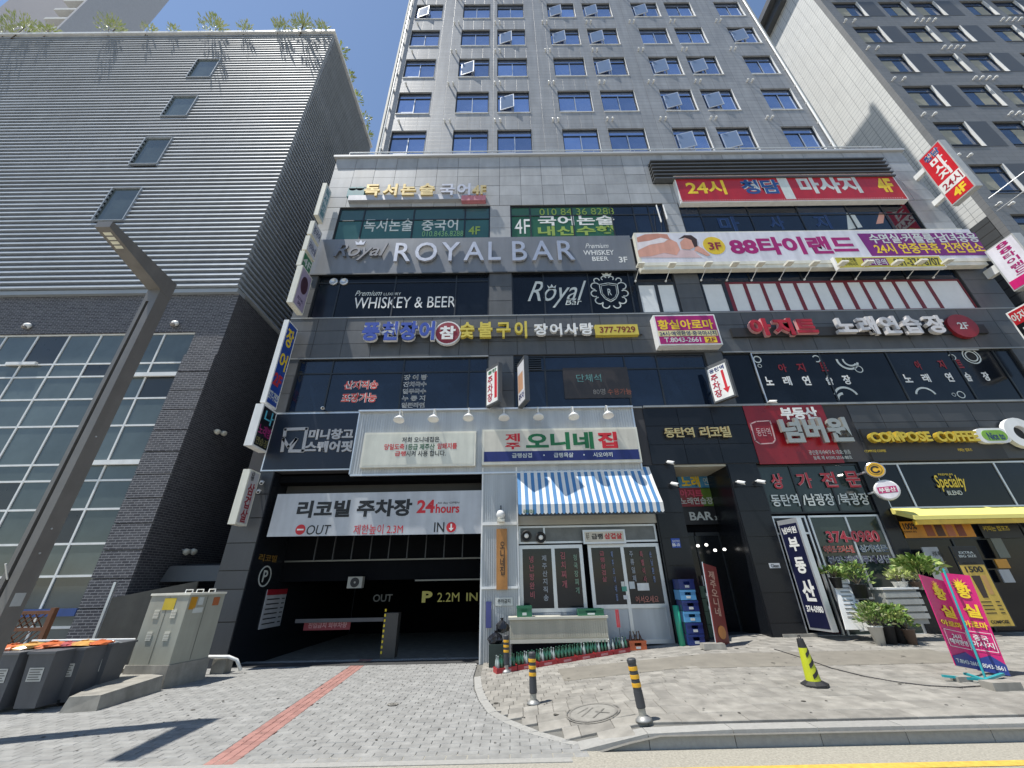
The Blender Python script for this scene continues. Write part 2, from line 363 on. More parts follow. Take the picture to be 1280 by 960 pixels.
pave('sidewalk', cells, [slabM], lambda x, y: gz(x, y))
pt = MB()
for i in range(20):
    x0 = .9+i*.39; x1 = x0+.39; f_ = lambda x, y: gz(x, y)+.003
    pt.quad((x0, 8.72, f_(x0, 8.72)), (x1, 8.72, f_(x1, 8.72)), (x1, 9.86, f_(x1, 9.86)), (x0, 9.86, f_(x0, 9.86)))
pt.build('concrete_patch', stainC, kind='structure')
kb = thing('kerb', None, None); kb['kind'] = 'structure'
x = 1.55; z1 = .146
while x < 30:
    z = gz(x, 6.0)+.002; z2 = gz(x+1.0, 6.0)+.002
    b = MB(); b.hexa([(x+.004, 5.9, -.1), (x+.996, 5.9, -.1), (x+.996, 6.13, -.1), (x+.004, 6.13, -.1), (x+.004, 5.912, z), (x+.996, 5.912, z2), (x+.996, 6.13, z2), (x+.004, 6.13, z)]).build('kerb_stone', kerbM, kb); x += 1.0
MB().hexa([(.75, 5.9, -.1), (1.546, 5.9, -.1), (1.546, 6.13, -.1), (.75, 6.13, -.1), (.75, 5.9, .006), (1.546, 5.912, gz(1.55, 6)+.002), (1.546, 6.13, gz(1.55, 6)+.002), (.75, 6.13, .02)]).build('kerb_stone', kerbM, kb)
for (a, b), (c, d) in zip(CURVE[1:-1], CURVE[2:]):
    za, zb = gz(a, b), gz(c, d); w_ = .13
    MB().hexa([(a, b, za-.08), (c, d, zb-.08), (c+w_, d+.05, zb-.08), (a+w_, b+.03, za-.08), (a, b, za+.006), (c, d, zb+.006), (c+w_, d+.05, zb+.012), (a+w_, b+.03, za+.012)]).build('curved_kerb_stone', kerbM, kb)
def cover(px, r, label, n=26, kind='round'):
    x, y, z = onG(*px); t = thing('manhole_cover', label, 'manhole cover', (x, y, z)); b = MB(); im = mat('worn cover metal', (.22, .21, .19), .7, .2, .2, 12)
    sl_ = gz(x, y+.3)-gz(x, y)
    def at(u, v, h): return (x+u, y+v, gz(x+u, y+v)+h)
    vs = [at(r*math.cos(6.2832*k/n), r*math.sin(6.2832*k/n), .008) for k in range(n)]; b.add(vs, [tuple(range(n))]); b.build('lid', mat('cover stone infill', (.25, .24, .215), .9, 0, .2, 10), t)
    for rr in ((r*.9, r), (r*1.05, r*1.1)):
        q = MB()
        for k in range(n):
            a0, a1 = 6.2832*k/n, 6.2832*(k+1)/n
            q.quad(at(rr[0]*math.cos(a0), rr[0]*math.sin(a0), .012), at(rr[1]*math.cos(a0), rr[1]*math.sin(a0), .012), at(rr[1]*math.cos(a1), rr[1]*math.sin(a1), .012), at(rr[0]*math.cos(a1), rr[0]*math.sin(a1), .012))
        q.build('rim', im, t)
    q = MB()
    for (a, c, d, e) in ((-.5, -.3, .1, .5), (-.1, -.6, .5, .2), (-.6, .1, -.1, .55), (.1, .0, .6, -.4)):
        L = Vector((d-a, e-c, 0)).normalized(); nn = Vector((-L.y, L.x, 0))*.02
        q.quad(at(a*r-nn.x*.5, c*r-nn.y*.5, .012), at(a*r+nn.x*.5, c*r+nn.y*.5, .012), at(d*r+nn.x*.5, e*r+nn.y*.5, .012), at(d*r-nn.x*.5, e*r-nn.y*.5, .012))
    q.build('groove', im, t)
cover((741, 891), .34, 'round manhole cover with stone infill on the pavement between two striped bollards')
cover((491, 881), .085, 'small dark round valve cover in the grey driveway blocks')

# ================================================================ PODIUM (shop building)
pod = thing('shop_building', 'wide four storey shop building in grey stone panels covered with Korean signs', 'building', (5, D, 0))
core = MB()
def solid(x0, x1, z0, z1): core.box(x0, x1, D, D+.34, z0, z1)
XL, XR_ = -7.78, 18.4
bands = [(XL, XR_, 8.62, 10.28), (XL, XR_, 16.02, 19.3), (XL, 4.86, 12.36, 14.02), (4.863, XR_, 12.28, 14.02), (XL, XR_, 4.76, 6.62)]
for b in bands: solid(*b)
piers = [(XL, -7.1, 6.62, 8.62), (-.70, .15, 6.62, 8.62), (6.66, 7.25, 6.62, 8.62), (17.2, XR_, 6.62, 8.62),
         (XL, -7.2, 10.28, 12.28), (-.70, .15, 10.28, 12.28), (6.3, 7.22, 10.28, 12.28), (17.15, XR_, 10.28, 12.28),
         (XL, -7.05, 14.02, 16.02), (-.70, .15, 14.02, 16.02), (6.62, 7.28, 14.02, 16.02), (17.15, XR_, 14.02, 16.02)]
for p in piers: solid(*p)
core.box(XL, -7.0, D+.34, 24, -.3, 19.3); core.box(XR_-.4, XR_, D+.34, 24, -.3, 19.3); core.box(XL, XR_, D+.34, 24, 19.1, 19.3)
core.build('wall', jointM, pod)
# floors and dark back rooms behind the windows
fl = MB()
for z in (4.78, 8.6, 12.3, 16.0): fl.box(-6.99, XR_-.41, D+.35, 17, z, z+.2)
fl.box(-6.99, XR_-.41, 17.01, 17.1, 4.9, 19)
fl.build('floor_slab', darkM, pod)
PW, PH = .95, .62
for a, b, z0, z1, m in [(XL, XR_, 16.03, 18.55, panelM)]: panels(pod, a, b, z0, z1, PW, .63, D, m)
panels(pod, XL, XR_, 18.56, 19.28, PW, .8, D, panelM)
panels(pod, XL, -.70, 8.63, 10.27, PW, .55, D, spanM); panels(pod, -.70, 7.22, 8.63, 10.27, 1.0, .55, D, spanM); panels(pod, 7.22, XR_, 8.63, 10.27, 1.1, .55, D, spanM)
panels(pod, 5.35, 7.2, 12.37, 14.0, PW, .8, D, spanM); panels(pod, 16.9, XR_, 12.3, 14.0, PW, .8, D, spanM); panels(pod, -.72, .16, 12.37, 14.0, PW, .8, D, spanM)
panels(pod, XL, -7.3, 12.37, 14.0, PW, .8, D, spanM)
for (a, b, z0, z1) in piers: panels(pod, a, b, z0+.005, z1-.005, 1.0, .66, D, panelM if z0 > 13 else spanM)
led = MB(); led.box(XL-.12, XR_+.1, D-.13, D+.3, 19.30, 19.42); led.build('cornice', mat('painted cornice', (.50, .51, .52), .5, .1, .06, 1), pod)
rl = MB(); rl.tube([(-7.2, D-.12, 19.56), (XR_-.9, D-.12, 19.56)], .028)
for i in range(27): rl.tube([(-7.2+i*.94, D-.12, 19.42), (-7.2+i*.94, D-.12, 19.56)], .015, 5)
rl.build('railing', frameL, pod)
sil = MB()
for z, a, b in ((6.62, XL, 4.2), (10.28, XL, XR_), (8.60, XL, -.7), (8.61, 7.3, XR_), (13.99, XL, XR_)): sil.box(a, b, D-.045, D-.0, z-.025, z+.02)
sil.box(4.25, XR_, D-.07, D, 6.6, 6.66)
sil.build('sill_flashing', mat('sill metal', (.30, .31, .31), .45, .3, .1, 2), pod)
Yw = D+.03
def blank(m): return lambda i, j: m
# --- 4F windows
tealF = mat('teal window film', (.035, .11, .105), .15, 0, .12, 1, spec=.5); tealD = mat('teal transom film', (.04, .095, .10), .15, 0, .12, 1)
greenF = mat('green window film', (.03, .12, .06), .2, 0, .1, 1)
w4L = window(pod, -7.05, -.70, 14.05, 16.0, (-6.0, -3.9, -1.75), (15.3,), lambda i, j: tealD if j else tealF, frameM, Yw)
w4M = window(pod, .15, 6.60, 14.05, 16.0, (.98, 2.75, 4.4, 5.35, 6.0), (15.45,), lambda i, j: (mat('dull green transom film', (.04, .12, .07), .2) if i < 3 else glassD) if j else (greenF if i < 3 else glassD), frameM, Yw)
w4R = window(pod, 7.3, 17.15, 14.05, 16.0, (8.15, 10.2, 12.3, 14.4, 15.9), (15.3,), glassD, frameM, Yw)
def W4(s, px, m, par=w4L, **k): return TP(par, s, px, Yw+.02, m, **k)
wht = paint('e8e8e4'); off = paint('cdd3cf'); yg = paint('93ab4a'); yel = paint('f0cf2e'); red = paint('c8202c'); blk = paint('17181b'); navy = paint('1c2a6a')
W4('독서논술', (457, 274, 515, 289), off, bold=.015); W4('중국어', (528, 274, 572, 288), off, bold=.015); W4('010.8436.8288', (528, 289, 579, 295), paint('7fae77')); W4('4F', (586, 283, 600, 293), yg, bold=.02)
W4('국어논술', (672, 270, 769, 281), wht, par=w4M, bold=.03); W4('내신수행', (672, 283, 769, 293.5), yg, par=w4M, bold=.04); W4('010 84 36 8288', (674, 261, 768, 268), yg, par=w4M); W4('4F', (643, 274, 663, 292), wht, par=w4M)
# --- 3F windows
w3L = window(pod, -7.2, -.70, 10.30, 12.34, (-6.35, -4.25, -1.95), (11.95,), glassK, frameM, Yw)
w3M = window(pod, .15, 4.86, 10.30, 12.32, (1.35, 3.05, 4.60), (), glassK, frameM, Yw)
TP(w3L, 'WHISKEY & BEER', (444, 372, 569, 384), Yw+.02, wht, bold=.0); TP(w3L, 'Premium', (445, 363.5, 476, 369.5), Yw+.02, off, slant=.25); TP(w3L, 'LUXURY', (480, 366, 501, 369), Yw+.02, off)
for cx in (417, 430):
    x, z = onY(cx, 352, Yw); q = MB(); q.lathe([(.16, .0), (.16, .05), (.11, .07), (.10, .03)], (x, Yw+.03, z), 18, (0, -1, 0)); v = q.build('exhaust_vent', frameL, w3L, True)
# --- 2F windows
w2L = window(pod, -7.1, -.70, 6.64, 8.6, (-5.95, -3.55, -1.35), (8.05,), glassD, frameM, Yw)
w2M = window(pod, .15, 6.66, 6.64, 8.6, (1.2, 3.9, 5.0), (8.05,), glassD, frameM, Yw)
w2R = window(pod, 7.25, 17.2, 6.68, 8.6, (8.25, 10.6, 12.9, 15.1, 16.6), (), glassK, frameM, Yw)
for s, px in (('산지직송', (431, 476, 472, 486.5)), ('포장가능', (428, 491.5, 470, 503))): TP(w2L, s, px, Yw+.02, paint('c9463c'), bold=.03, halo=wht, hb=.05)
for i, s in enumerate(('장 어 탕', '잔치국수', '열무국수', '누 룽 지', '얼큰라면')): TP(w2L, s, (505-i*.8, 468.3+i*8.7, 534-i*.8, 475+i*8.7), Yw+.02, paint('26282c'), bold=.0, halo=wht, hb=.04)
m_ = MB(); x0, x1, z0, z1 = PR(641, 447, 677, 463, Yw)
for i in range(6): m_.box(x0+.05, x1, Yw-.02, Yw+.02, z0+i*(z1-z0)/6, z0+i*(z1-z0)/6+.04)
m_.build('louvre', frameM, w2M)
def W2(s, px, m, **k): return TP(w2R, s, px, Yw+.02, m, **k)
dred = paint('8d1a22')
for s, px in zip('아지트노래연습장', ((971, 455, 985, 465), (994, 454, 1008, 464.5), (1023, 453, 1036, 464), (955, 471, 968, 481.5), (977, 470.5, 991, 481.5), (1001, 470, 1015, 481.5), (1030, 469.5, 1043, 481), (1051, 469, 1066, 480.5))): W2(s, px, dred if s in '아지트' else wht, bold=.04)
for s, px in zip('아지트노래연습장', ((1141, 451, 1154, 462), (1170, 450, 1184, 461), (1193, 449.5, 1206, 460), (1127, 468, 1142, 478), (1150, 467.5, 1165, 477.5), (1179, 466, 1194, 477), (1203, 465.5, 1217, 476.5), (1225, 465, 1240, 476))): W2(s, px, dred if s in '아지트' else wht, bold=.04)
q = MB(); fr = FY(Yw+.02)
for px, r0, r1, a0, a1 in (((947, 449), .10, .14, 0, 6.283), ((950, 457), .05, .07, 0, 6.283), ((1059, 450), .30, .37, 3.0, 6.0), ((1062, 450), .18, .24, 2.9, 5.6), ((1074, 461), .11, .14, 0, 6.283), ((1021, 448), .10, .14, -2, 2.6), ((1060, 497), .34, .41, .3, 2.8), ((1058, 500), .20, .28, 1.6, 3.1),
                          ((1191, 446), .09, .12, -2, 2.6), ((1215, 445), .26, .30, 0, 6.283), ((1215, 445), .17, .21, 0, 6.283), ((1160, 496), .30, .36, .3, 2.8), ((1202, 493), .10, .13, 0, 6.283), ((1193, 493), .05, .065, 0, 6.283)):
    x, z = onY(*px, Yw); q = MB(); ring(q, x, z, r0, r1, fr, .004, 18, a0, a1); q.build('circle_motif', off, w2R)
# karaoke outer frame line
x0, x1, z0, z1 = PR(937, 441.5, 1262, 500, Yw)
q = MB(); q.box(x0, x1, Yw-.04, Yw-.005, z1-.035, z1); q.box(x0, x0+.035, Yw-.04, Yw-.005, 6.7, z1-.035); q.build('film_border', frameL, w2R)
# --- 3F massage windows with red frames and blinds
tr = window(pod, 4.86, 6.3, 11.72, 12.26, (), (), glassD, frameM, Yw); tr = window(pod, 7.22, 17.15, 11.72, 12.26, (9.2, 11.2, 13.2, 15.2), (), glassD, frameM, Yw)
blind = mat('white roller blind', (.66, .68, .68), .5, 0, .06, 3, spec=.6); redfr = mat('dark red window frame', (.16, .012, .02), .45)
PP = [(4.90, 5.50, 0), (5.63, 6.22, 0), (7.32, 8.05, 0), (8.32, 8.85, 1), (8.98, 9.5, 1), (9.62, 10.10, 1), (10.25, 10.75, 1), (10.88, 11.38, 1), (11.50, 12.0, 1), (12.18, 12.66, 1), (12.8, 13.28, 1), (13.40, 13.88, 1), (14.02, 14.5, 1), (14.62, 15.10, 1), (15.24, 15.75, 1)]
for i, (a, b, rd) in enumerate(PP):
    n0 = (PP[i-1][1]+a)/2 if i and i not in (2,) else a-.06; n1 = (b+PP[i+1][0])/2 if i+1 < len(PP) and i != 1 else b+.07
    q = MB(); q.box(n0, a, Yw-.02, Yw+.05, 10.3, 11.7); q.box(b, n1-.002, Yw-.02, Yw+.05, 10.3, 11.7); q.box(a, b, Yw-.02, Yw+.05, 10.3, 10.36); q.box(a, b, Yw-.02, Yw+.05, 11.62, 11.7)
    w = q.build('window', redfr if rd else frameM, pod); piece('pane', a, b, Yw+.0, Yw+.012, 10.36, 11.62, blind, w)
q = window(pod, 15.85, 17.1, 10.3, 11.7, (), (), blind, redfr, Yw)
# --- dark granite shop front zone, ground floor
panels(pod, 4.2, 7.42, 4.77, 6.58, 1.05, .62, D, granM, 'granite_panel'); panels(pod, 10.7, 18.4, 4.77, 6.58, 1.0, .62, D, granG, 'granite_panel')
for a, b, c, d in ((4.05, 4.84, 1.6, -.2), (6.4, 7.3, 1.6, -.2), (10.35, 10.75, .5, -.2), (-7.78, -6.95, 8, -.5), (17.6, 18.4, 1, -.2)): box(a, b, D, D+c, d, 4.76).build('pier', granM, pod)
panels(pod, 4.08, 4.84, .02, 4.75, .8, .66, D, granM, 'granite_panel'); panels(pod, 6.42, 7.28, .02, 4.75, .9, .66, D, granM, 'granite_panel')
for z0, z1 in ((-.06, .95), (.96, 1.68), (1.69, 2.12), (2.13, 2.8), (2.81, 3.45), (3.46, 4.1), (4.11, 4.75)): piece('granite_panel', -7.76, -6.97, D-.04, D+.01, z0+.006, z1-.006, granG, pod)
piece('granite_panel', -4.72, -4.66, D-.03, D+.01, 4.78, 6.6, granM, pod)
# --- parking entrance, its indoor shade put into near-black colours
q = MB(); q.box(-6.94, -.78, D+.8, D+1.1, 3.3, 4.75); q.build('soffit_beam', mat('grey soffit tile', (.075, .075, .072), .7, 0, .1, 2), pod)
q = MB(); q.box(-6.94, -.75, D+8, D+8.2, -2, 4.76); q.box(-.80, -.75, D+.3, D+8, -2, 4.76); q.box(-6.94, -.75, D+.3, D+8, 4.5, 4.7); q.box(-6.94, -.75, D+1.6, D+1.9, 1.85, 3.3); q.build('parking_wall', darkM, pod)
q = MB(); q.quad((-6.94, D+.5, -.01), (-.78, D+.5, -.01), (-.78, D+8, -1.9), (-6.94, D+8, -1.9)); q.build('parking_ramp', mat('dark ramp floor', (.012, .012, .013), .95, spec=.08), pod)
q = MB(); q.box(-6.94, -.78, D-.03, D+.5, -.04, .006); q.build('drain_channel', mat('drain grate metal', (.06, .06, .06), .7, .3), pod)
gB = paint('b5ab52'); Yb = D+1.58
TP(pod, 'OUT', (467, 743, 490, 752), Yb, paint('4a4a44'), bold=.02); TP(pod, 'P', (528, 739, 540, 753), Yb, gB, bold=.06); TP(pod, '2.2M', (547, 741, 574, 752), Yb, gB, bold=0); TP(pod, 'IN', (583, 741, 597, 751), Yb, gB, bold=.02)
q = MB()
for i in range(9): q.box(-5.9+i*.55, -5.87+i*.55, D+1.2, D+1.25, 2.4, 3.3)
q.build('ceiling_strip', mat('dim steel', (.05, .055, .06), .5, .4), pod)
q = MB(); q.box(-6.9, -.8, D+1.52, D+1.58, 2.38, 2.42); q.box(-2.9, -.8, D+1.52, D+1.58, 1.80, 1.84); q.build('edge_strip', mat('edge steel', (.2, .2, .18), .5, .4), pod)
# --- building entrance recess (name letters above it)
q = MB(); q.box(4.84, 6.4, D+.02, D+1.6, 4.70, 4.76); q.build('entrance_soffit', mat('beige soffit', (.42, .40, .32), .7), pod)
q = MB(); q.box(4.84, 6.4, D+1.45, D+1.6, 3.0, 4.70); q.build('entrance_wall', darkM, pod)
dr = MB()
for a in (4.86, 5.62, 6.36): dr.box(a, a+.04, D+1.40, D+1.45, .25, 3.0)
dr.box(4.9, 6.36, D+1.40, D+1.45, 2.9, 3.0); dr.box(4.9, 6.36, D+1.40, D+1.45, .25, .33)
do = dr.build('door', frameM, pod); piece('pane', 4.9, 5.62, D+1.43, D+1.44, .33, 2.9, glassK, do); piece('pane', 5.66, 6.36, D+1.43, D+1.44, .33, 2.9, glassK, do)
MB().tube([(5.56, D+1.33, .9), (5.56, D+1.33, 1.8)], .018).build('handle', frameL, do)
q = MB(); q.box(4.84, 6.4, D, D+1.6, .0, .38); q.build('entrance_step', granG, pod)
q = MB()
for x_, y_, z_ in ((5.25, .9, 2.55), (5.5, .9, 2.57), (5.72, .9, 2.42), (6.0, .9, 2.44)): q.lathe([(.03, 0), (.05, .03), (.03, .07)], (x_+.2, D+y_, z_), 10)
q.build('spotlight', mat('lit spotlight', (1, .97, .9), .5, emis=2.0), pod)
def plate(px, Y, m, label, name, cat, th=.03, grp=None):
    x0, x1, z0, z1 = PR(*px, Y); t = thing(name, label, cat, ((x0+x1)/2, Y, z0), grp); box(x0, x1, Y, Y+th, z0, z1).build('panel', m, t); return t
t = plate((846, 593, 902, 610), D+1.3, paint('4c93c0'), 'blue karaoke poster with yellow letters above the entrance door', 'poster', 'poster'); TP(t, '노래', (850, 595, 876, 609), D+1.3, yel, bold=.05); TP(t, '연습장', (878, 597, 900, 606), D+1.3, off)
t = plate((848, 610, 901, 633), D+1.3, paint('5d7a2a'), 'green and red karaoke poster in the middle of the entrance recess', 'poster', 'poster'); sheet(t, (848, 610, 880, 633), D+1.3, paint('8a2c34')); TP(t, '아지트', (849, 612, 879, 621), D+1.29, paint('d04a6a'), bold=.04); TP(t, '노래연습장', (850, 622, 892, 630), D+1.29, off, bold=.02)
t = plate((851, 633, 905, 655), D+1.3, blk, 'black bar sign with silver letters just over the entrance door', 'sign', 'sign'); TP(t, 'BAR', (861, 640, 892, 650), D+1.3, off, bold=.03); TP(t, '3F', (893, 645, 900, 650), D+1.3, off)

# ================================================================ TOWER above
tw = thing('apartment_tower', 'grey apartment tower with blue windows rising above the shop building', 'tower', (5, D, 19.4))
Yt = D+.02; TX0, TX1 = -6.0, 15.52; COLS = [(-5.54, -3.84), (-2.54, -.84), (-.40, 1.28), (2.76, 4.50), (5.0, 6.80), (8.13, 9.82), (10.28, 11.97), (13.48, 15.10)]
NR = 8; q = MB(); top = 45.6; rows = [(19.50+3.355*k, 21.47+3.355*k) for k in range(NR)]
zp = 19.43
for a, b in rows:
    if a > zp: q.box(TX0, TX1, Yt, Yt+.28, zp, a)
    xp = TX0
    for c, d in COLS: q.box(xp, c, Yt, Yt+.28, a, b); xp = d
    q.box(xp, TX1, Yt, Yt+.28, a, b); zp = b
q.box(TX0, TX1, Yt, Yt+.28, zp, top); q.build('wall', towM, tw)
q = MB(); q.box(TX0+.02, TX1-.02, Yt+.3, 24, 19.43, top-.02); q.build('tower_core', towL, tw)
for a, b in ((TX0-.1, TX0-.003), (TX1+.003, TX1+.12)): box(a, b, Yt-.04, Yt+.3, 19.43, top).build('corner_trim', mat('beige corner trim', (.52, .50, .44), .6, 0, .06, 1), tw)
for x_, r_ in ((TX0+.12, .035), (TX1-.08, .05)):
    q = MB(); q.tube([(x_, Yt-.07, 19.45), (x_, Yt-.07, top)], r_, 8)
    for k in range(15): q.box(x_-.055, x_+.055, Yt-.1, Yt-.0, 20+k*1.65, 20.04+k*1.65)
    q.build('drain_pipe', whiteM, tw)
sashM = mat('sky tinted sash glass', (.34, .44, .60), .2, 0, .05, 1)  # sky light on the open panes is put into a pale diffuse blue
_n = sashM.node_tree; _t = _n.nodes.new('ShaderNodeBsdfTranslucent'); _t.inputs[0].default_value = (.34, .46, .68, 1); _m = _n.nodes.new('ShaderNodeMixShader'); _m.inputs[0].default_value = .55
_n.links.new(_n.nodes['Principled BSDF'].outputs[0], _m.inputs[1]); _n.links.new(_t.outputs[0], _m.inputs[2]); _n.links.new(_m.outputs[0], _n.nodes['Material Output'].inputs[0])
OPEN = {(5, 0), (6, 0), (5, 1), (6, 1), (2, 1), (1, 2), (4, 2), (5, 2), (6, 2), (2, 3), (3, 3), (4, 3), (7, 3), (0, 4), (3, 4), (4, 4), (5, 4), (2, 6), (6, 5), (1, 5)}
Yg = Yt+.11; ALU = frameL
proto = None
def tower_window(c, d, a, b):
    f = MB(); fw = .05
    f.box(c, c+fw, Yg-.03, Yg+.05, a, b); f.box(d-fw, d, Yg-.03, Yg+.05, a, b); f.box(c+fw, d-fw, Yg-.03, Yg+.05, a, a+fw); f.box(c+fw, d-fw, Yg-.03, Yg+.05, b-fw, b)
    f.box(c+fw, d-fw, Yg-.025, Yg+.05, b-.48, b-.44); f.box((c+d)/2-.02, (c+d)/2+.02, Yg-.022, Yg+.05, a+fw, b-.48)
    w = f.build('window', frameM, tw)
    for nm, x0_, x1_, z0_, z1_ in (('pane', c+fw, d-fw, b-.44, b-fw), ('pane', (c+d)/2+.02, d-fw, a+fw, b-.48), ('pane', c+fw, (c+d)/2-.02, a+fw, b-.48)): piece(nm, x0_, x1_, Yg+.01, Yg+.02, z0_, z1_, glassT, w)
    g_ = MB(); g_.box((c+d)/2-.022, (c+d)/2+.022, Yg-.035, Yg-.026, a+fw, b-.48); g_.box(c+fw, (c+d)/2-.022, Yg-.035, Yg-.026, a+.26, a+.31); g_.build('mullion', ALU, w)
    g_ = MB(); g_.box(d-.003, d+.0, Yt-.01, Yg, a, b); g_.box(c, d, Yt-.03, Yg-.04, a-.02, a+.02); g_.build('reveal_trim', whiteM, w)  # right jamb white: sunlight on the reveal is put into the colour
    return w
W0 = {}
for k, (a, b) in enumerate(rows):
    for i, (c, d) in enumerate(COLS):
        if k == 0: W0[i] = tower_window(c, d, a, b)
        else:
            w = copy_tree(W0[i], None, parent=tw); w.location.z = W0[i].location.z+3.355*k
        if (i, k) in OPEN:
            z1_ = b-.50; z0_ = z1_-1.12; x0_ = c+.14; x1_ = x0_+.72; o0, o1 = Yt+.05, Yt-.13
            def leaf(e, t0, t1): u0 = x0_+e; u1 = x1_-e; f0 = o0+(o1-o0)*e/.74; f1 = o1-(o1-o0)*e/.74; return MB().hexa([(u0, f0-t0, z0_+e), (u1, f1-t0, z0_+e), (u1+.01, f1+t1, z0_+e), (u0+.01, f0+t1, z0_+e), (u0, f0-t0, z1_-e), (u1, f1-t0, z1_-e), (u1+.01, f1+t1, z1_-e), (u0+.01, f0+t1, z1_-e)])
            sh = leaf(0, .0, .035).build('sash', frameL, tw); leaf(.05, .004, .039).build('pane', sashM, sh)
            MB().bar((x1_-.1, o1+.1, z0_+.05), (x1_-.1, Yg, z0_+.02), .03).build('stay', frameL, sh)
vent = None
for k, (a, b) in enumerate(rows):
    for i, dx in enumerate((.3, -.45, -.1, -.40, .05, -.45, -.1, -.5)):
        for e in (0, .26):
            if i == 0 and e: continue
            x_ = COLS[i][0]+dx+e
            if vent is None: vent = MB().lathe([(.045, 0), (.045, .10), (.06, .10), (.06, .16), (.02, .19)], (x_, Yt, b+.62), 8, (0, -1, -.1)).build('vent_pipe', whiteM, tw); vx, vz = x_, b+.62
            else:
                v_ = vent.copy(); C.objects.link(v_); v_.parent = tw; v_.location = (x_-vx, 0, b+.62-vz)
# dark louvre strip under the tower at the right
x0, x1, z0, z1 = PR(812, 199, 1120, 219.5, D-.3)
lv = thing('louvre_canopy', 'dark horizontal louvre canopy above the red massage sign', 'canopy', (x0, D, z0))
for i in range(6): z_ = z0+i*(z1-z0)/5.6; MB().box(x0, x1, D-.32, D-.03, z_, z_+.07).build('slat', roofM, lv)
MB().box(x0, x1, D-.06, D-.031, z0, z1).build('backing', darkM, lv)

# ================================================================ LEFT BUILDING
lb = thing('louvred_building', 'tall building on the left clad in silver horizontal louvres over dark brick', 'building', (-15, D, 0))
BX = -9.98; Lx = -34.; SY = D-.24; ZB = 11.62; ZT = 30.72
SL = [(x0_, -15.70 if True else 0, a, b) for x0_, a, b in ((-16.92, 26.0, 27.82), (-16.92, 22.47, 24.2), (-16.92, 18.8, 20.72), (-16.92, 15.2, 17.16))]
q = MB(); q.box(Lx, BX-.24, SY+.24, 18.1, ZB, ZT); q.build('upper_wall', slatB, lb)
n = int((ZT-ZB)/.25)
for k in range(n):
    z = ZB+.06+k*.25
    def prof(y): return [(y, z), (y-.13, z+.02), (y-.13, z+.13), (y, z+.15)]
    spans = [(Lx, BX)]
    for (a, _, c, d) in SL:
        if c-.05 < z+.1 < d: spans = [(Lx, a), (-15.70, BX)]
    b = MB()
    for (a, c) in spans: b.hexa([(a, SY, z), (c, SY, z), (c, SY+.22, z+.0), (a, SY+.22, z+.0), (a, SY+.03, z+.12), (c, SY+.03, z+.12), (c, SY+.22, z+.12), (a, SY+.22, z+.12)])
    b.build('front_slat', slatM, lb)
    b = MB(); b.hexa([(BX-.22, SY+.224, z), (BX, SY+.224, z), (BX, 18.1, z), (BX-.22, 18.1, z), (BX-.22, SY+.224, z+.12), (BX-.03, SY+.224, z+.12), (BX-.03, 18.1, z+.12), (BX-.22, 18.1, z+.12)]); b.build('side_slat', slatM, lb)
for i, (a, _, c, d) in enumerate(SL):
    for u0, u1, w0, w1 in ((a-.04, a, c, d), (-15.70, -15.66, c, d), (a, -15.70, c-.03, c), (a, -15.70, d, d+.03)): box(u0, u1, SY-.02, SY+.08, w0, w1).build('window_frame', slatM, lb)
    piece('pane', a, -15.70, SY+.06, SY+.08, c, d, glassG, lb)
q = MB(); q.box(Lx, BX+.06, SY-.06, 18.15, ZT, ZT+.16); q.build('coping', whiteM, lb)
q = MB(); q.box(Lx, BX, SY+.1, D+.3, 11.45, ZB-.0); q.build('soffit', slatB, lb)
q = MB(); q.box(Lx, BX-.2, D, D+.35, 9.80, 11.45); q.box(-11.03, BX-.2, D, D+.35, -.1, 9.80); q.build('brick_wall', brickM, lb)
q = MB()
for i in range(14):                                # pier courses with recessed joints between them
    z0 = 7.46+.686*2-.686*i-.65; 
    if z0 > 9.0 or z0 < -.6: continue
    q.box(-11.05, BX-.003, D-.05, D, max(z0, 0), z0+.655)
q.build('brick_pier', brickM, lb)
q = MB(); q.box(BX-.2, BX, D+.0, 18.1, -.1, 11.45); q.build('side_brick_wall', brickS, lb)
q = MB(); q.box(Lx, -11.03, D+.9, D+1.0, -.1, 9.8); q.build('inner_screen', glassG, lb)
XS = [-30.8+1.1*k for k in range(18)]; XS = [x for x in XS if x < -11.2]+[]
XS = [-11.03-1.108*k for k in range(1, 18)][::-1]
ZS = [.9, 2.07, 2.87, 3.79, 4.61, 5.1, 6.33, 7.27, 8.1, 8.59]
cw = window(lb, Lx+3, -11.03, .5, 9.8, XS, ZS, lambda i, j: (glassG if (i*7+j*3) % 11 else mat('open dark vent pane', (.03, .035, .04), .3)), whiteM, D+.06, .055)
for a, b, c, d in ((-12.9, -11.06, 5.06, 5.2), (-17, -16.0, 8.55, 8.66), (-13.4, -11.06, 8.04, 8.18)): box(a, b, D-.02, D+.06, c, d).build('vent_sill', whiteM, cw)
q = MB(); q.box(-14.5, -11.1, D-.03, D+.03, 1.15, 1.32); q.build('blue_strip', paint('2c4a86'), cw)
for px in ((36.5, 409), (220, 406)):
    x, z = onY(*px, D); t = thing('dome_camera', 'white dome camera under the louvres at the %s of the brick band' % ('left end' if px[0] < 100 else 'middle'), 'security camera', (x, D-.1, z))
    MB().lathe([(.12, .0), (.12, .08), (.05, .14)], (x, D-.02, z), 14, (0, -1, .3)).build('housing', whiteM, t, True); MB().lathe([(.08, 0), (.07, .05), (.03, .08)], (x, D-.12, z-.06), 12, (0, -.6, -1)).build('dome', mat('smoked dome', (.25, .22, .2), .15), t, True)
